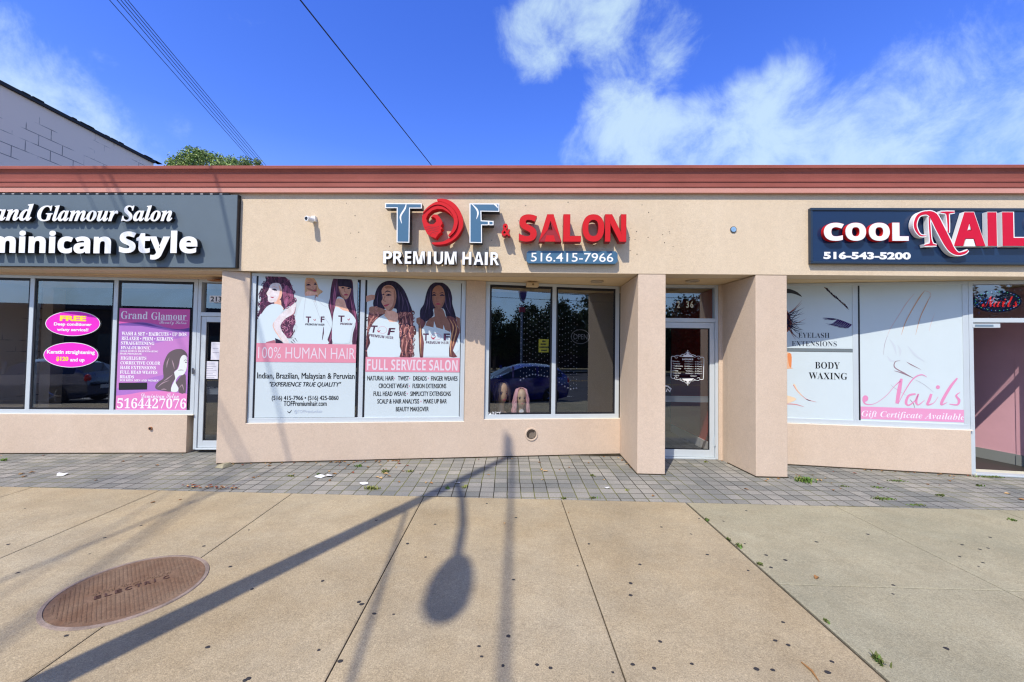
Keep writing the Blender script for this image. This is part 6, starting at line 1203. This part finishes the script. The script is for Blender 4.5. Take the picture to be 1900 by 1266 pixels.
# parked cars (rear to +x), mirrored in the glass
TYRE, RIM = mat('tyre', (.015, .015, .016), .8), mat('rim_alloy', (.5, .5, .52), .25, .5, .9)
def make_car(loc, paint, label, z0):
    t = thing('parked_car', (loc[0], loc[1], z0), label, 'car', 'parked cars at the kerb'); L = Vector((loc[0], loc[1], z0))
    st = [(-2.05, .42, .60, .62, .62, .62), (-1.98, .25, .70, .74, .74, .78), (-1.6, .18, .82, .86, .86, .84), (-1.05, .17, .90, .93, .93, .86), (-.75, .17, .93, .98, 1.0, .87), (-.2, .17, .95, 1.22, 1.32, .87), (.25, .17, .96, 1.36, 1.45, .87), (.75, .17, .97, 1.38, 1.48, .87), (1.3, .17, .98, 1.34, 1.44, .87), (1.7, .19, .99, 1.20, 1.34, .85), (1.92, .24, .98, 1.02, 1.06, .80), (2.02, .32, .80, .82, .84, .74), (2.05, .42, .60, .62, .62, .66)]
    m = MB(); g = MB(); n = 0; rows = []
    for x, zb, zbelt, zr, zc, hw in st:
        rows.append([(x, -hw*.92, zb), (x, -hw, zb+.22), (x, -hw, (zb+zbelt)/2+.12), (x, -hw*.97, zbelt), (x, -hw*.97+(zr-zbelt)*.42, zr), (x, -hw*.35, zc), (x, hw*.35, zc), (x, hw*.97-(zr-zbelt)*.42, zr), (x, hw*.97, zbelt), (x, hw, (zb+zbelt)/2+.12), (x, hw, zb+.22), (x, hw*.92, zb)])
    vs = [Vector(p)+L for r_ in rows for p in r_]; nn = 12; fs_ = []; gf = []
    for j in range(len(rows)-1):
        for k in range(nn):
            f = (j*nn+k, (j+1)*nn+k, (j+1)*nn+(k+1) % nn, j*nn+(k+1) % nn)
            (gf if (k in (3, 7) and 4 <= j <= 8) or (k in (4, 5, 6) and (j in (4, 9))) else fs_).append(f)
    m.add(vs, fs_+[tuple(range(nn)), tuple(range(len(vs)-1, len(vs)-nn-1, -1))]); g.add(vs, gf)
    bo = m.build('body', paint, t, smooth=True); md = bo.modifiers.new('edge', 'EDGE_SPLIT'); md.split_angle = math.radians(32)
    g.build('window', mat('car_glass', (.01, .012, .016), .04, .8), t)
    m = MB()
    for x in (-.22, .72):
        for sy in (-1, 1): m.box(L+Vector((x-.04, sy*.80-.03, .96)), L+Vector((x+.04, sy*.80+.03, 1.37)))
    m.build('door_pillar', paint, t)
    for x in (-1.28, 1.25):
        for sy in (-1, 1):
            c_ = L+Vector((x, sy*.80, .31)); w = MB(); w.tube([c_-Vector((0, .10, 0)), c_-Vector((0, .085, 0)), c_+Vector((0, .085, 0)), c_+Vector((0, .10, 0))], [.27, .315, .315, .27], 0, 24); wo = w.build('wheel', TYRE, t)
            w = MB(); f = sy*.102; w.tube([c_+Vector((0, f*.98, 0)), c_+Vector((0, f*1.02, 0))], .21, 1, 20)
            for k in range(5):
                a = 2*math.pi*k/5; w.tube([c_+Vector((0, f*1.06, 0)), c_+Vector((.205*math.cos(a), f*1.06, .205*math.sin(a)))], [.03, .022], 0, 5)
            w.build('rim', [RIM, BLACK], wo)
    for sy in (-1, 1):
        m = MB(); m.ball(L+Vector((1.97, sy*.66, .84)), .07, .13, .14); m.build('taillight', mat('tail_red', (.5, .02, .02), .2), t); m = MB(); m.ball(L+Vector((-1.93, sy*.60, .68)), .10, .16, .07); m.build('headlight', mat('head_glass', (.7, .7, .72), .1), t)
        m = MB(); m.ball(L+Vector((-.72, sy*.97, 1.0)), .06, .10, .07); m.build('mirror', paint, t)
        m = MB(); m.box(L+Vector((.42, sy*.86-.02, .84)), L+Vector((.60, sy*.86+.02, .87))); m.build('door_handle', paint, t)
    m = MB(); m.box(L+Vector((2.045, -.26, .50)), L+Vector((2.062, .26, .62))); m.build('number_plate', mat('plate_plain', (.6, .6, .55), .5), t)
    return t
make_car((2.72, -2.75), mat('blue_car_paint', (.012, .02, .24), .12, .6, .2, coat=1), 'dark blue hatchback parked at the kerb, mirrored in the display window', -.165)
make_car((-14.6, -3.0), mat('silver_car_paint', (.08, .10, .17), .15, .6, .5, coat=1), 'dark slate hatchback parked at the kerb, mirrored in the left shop', -.165)
make_car((20.5, -21.5), mat('white_car_paint', (.6, .6, .62), .2, .5, coat=1), 'white car standing on the far side of the road', -.215)

# far-apart pieces of one part (lines of lettering, dashes ...) become parts of their own
def split_pieces(o):
    me = o.data; n = len(me.vertices)
    if n > 30000 or o.parent is None or o.children or o.modifiers: return
    par = list(range(n))
    def find(i):
        while par[i] != i: par[i] = par[par[i]]; i = par[i]
        return i
    for e_ in me.edges:
        a, b = find(e_.vertices[0]), find(e_.vertices[1])
        if a != b: par[a] = b
    root = np.array([find(i) for i in range(n)]); u, isl = np.unique(root, return_inverse=True); k = len(u)
    if k < 2 or k > 1200: return
    pts = np.array([v.co[:] for v in me.vertices]); lo = np.full((k, 3), np.inf); hi = np.full((k, 3), -np.inf)
    np.minimum.at(lo, isl, pts); np.maximum.at(hi, isl, pts); size = (hi-lo).max(1)
    gap = np.maximum(0, np.maximum(lo[:, None]-hi[None], lo[None]-hi[:, None])); near = np.sqrt((gap**2).sum(2)) <= np.maximum(.02, .5*np.maximum(size[:, None], size[None]))
    comp = -np.ones(k, int); c = 0
    for i in range(k):
        if comp[i] >= 0: continue
        st = [i]; comp[i] = c
        while st:
            j = st.pop()
            for q in np.nonzero(near[j] & (comp < 0))[0]: comp[q] = c; st.append(q)
        c += 1
    if c < 2 or c > 60: return
    F = [tuple(p.vertices) for p in me.polygons]; MI = [p.material_index for p in me.polygons]; mats = list(me.materials)
    for q in range(c):
        fs_ = [(f, mi) for f, mi in zip(F, MI) if comp[isl[f[0]]] == q]; ids = sorted({i for f, _ in fs_ for i in f}); mp = {v: i for i, v in enumerate(ids)}
        nm = bpy.data.meshes.new(me.name); nm.from_pydata([tuple(pts[i]) for i in ids], [], [tuple(mp[i] for i in f) for f, _ in fs_])
        for mt in mats: nm.materials.append(mt)
        nm.polygons.foreach_set('material_index', [mi for _, mi in fs_]); nm.update()
        if q == 0: o.data = nm
        else:
            x = o.copy(); x.data = nm; COL.objects.link(x); x.parent = o.parent
for o in [o for o in COL.objects if o.type == 'MESH' and o.parent is not None and o.parent.name.split('.')[0] not in ('broadleaf_tree', 'parked_car')]: split_pieces(o)
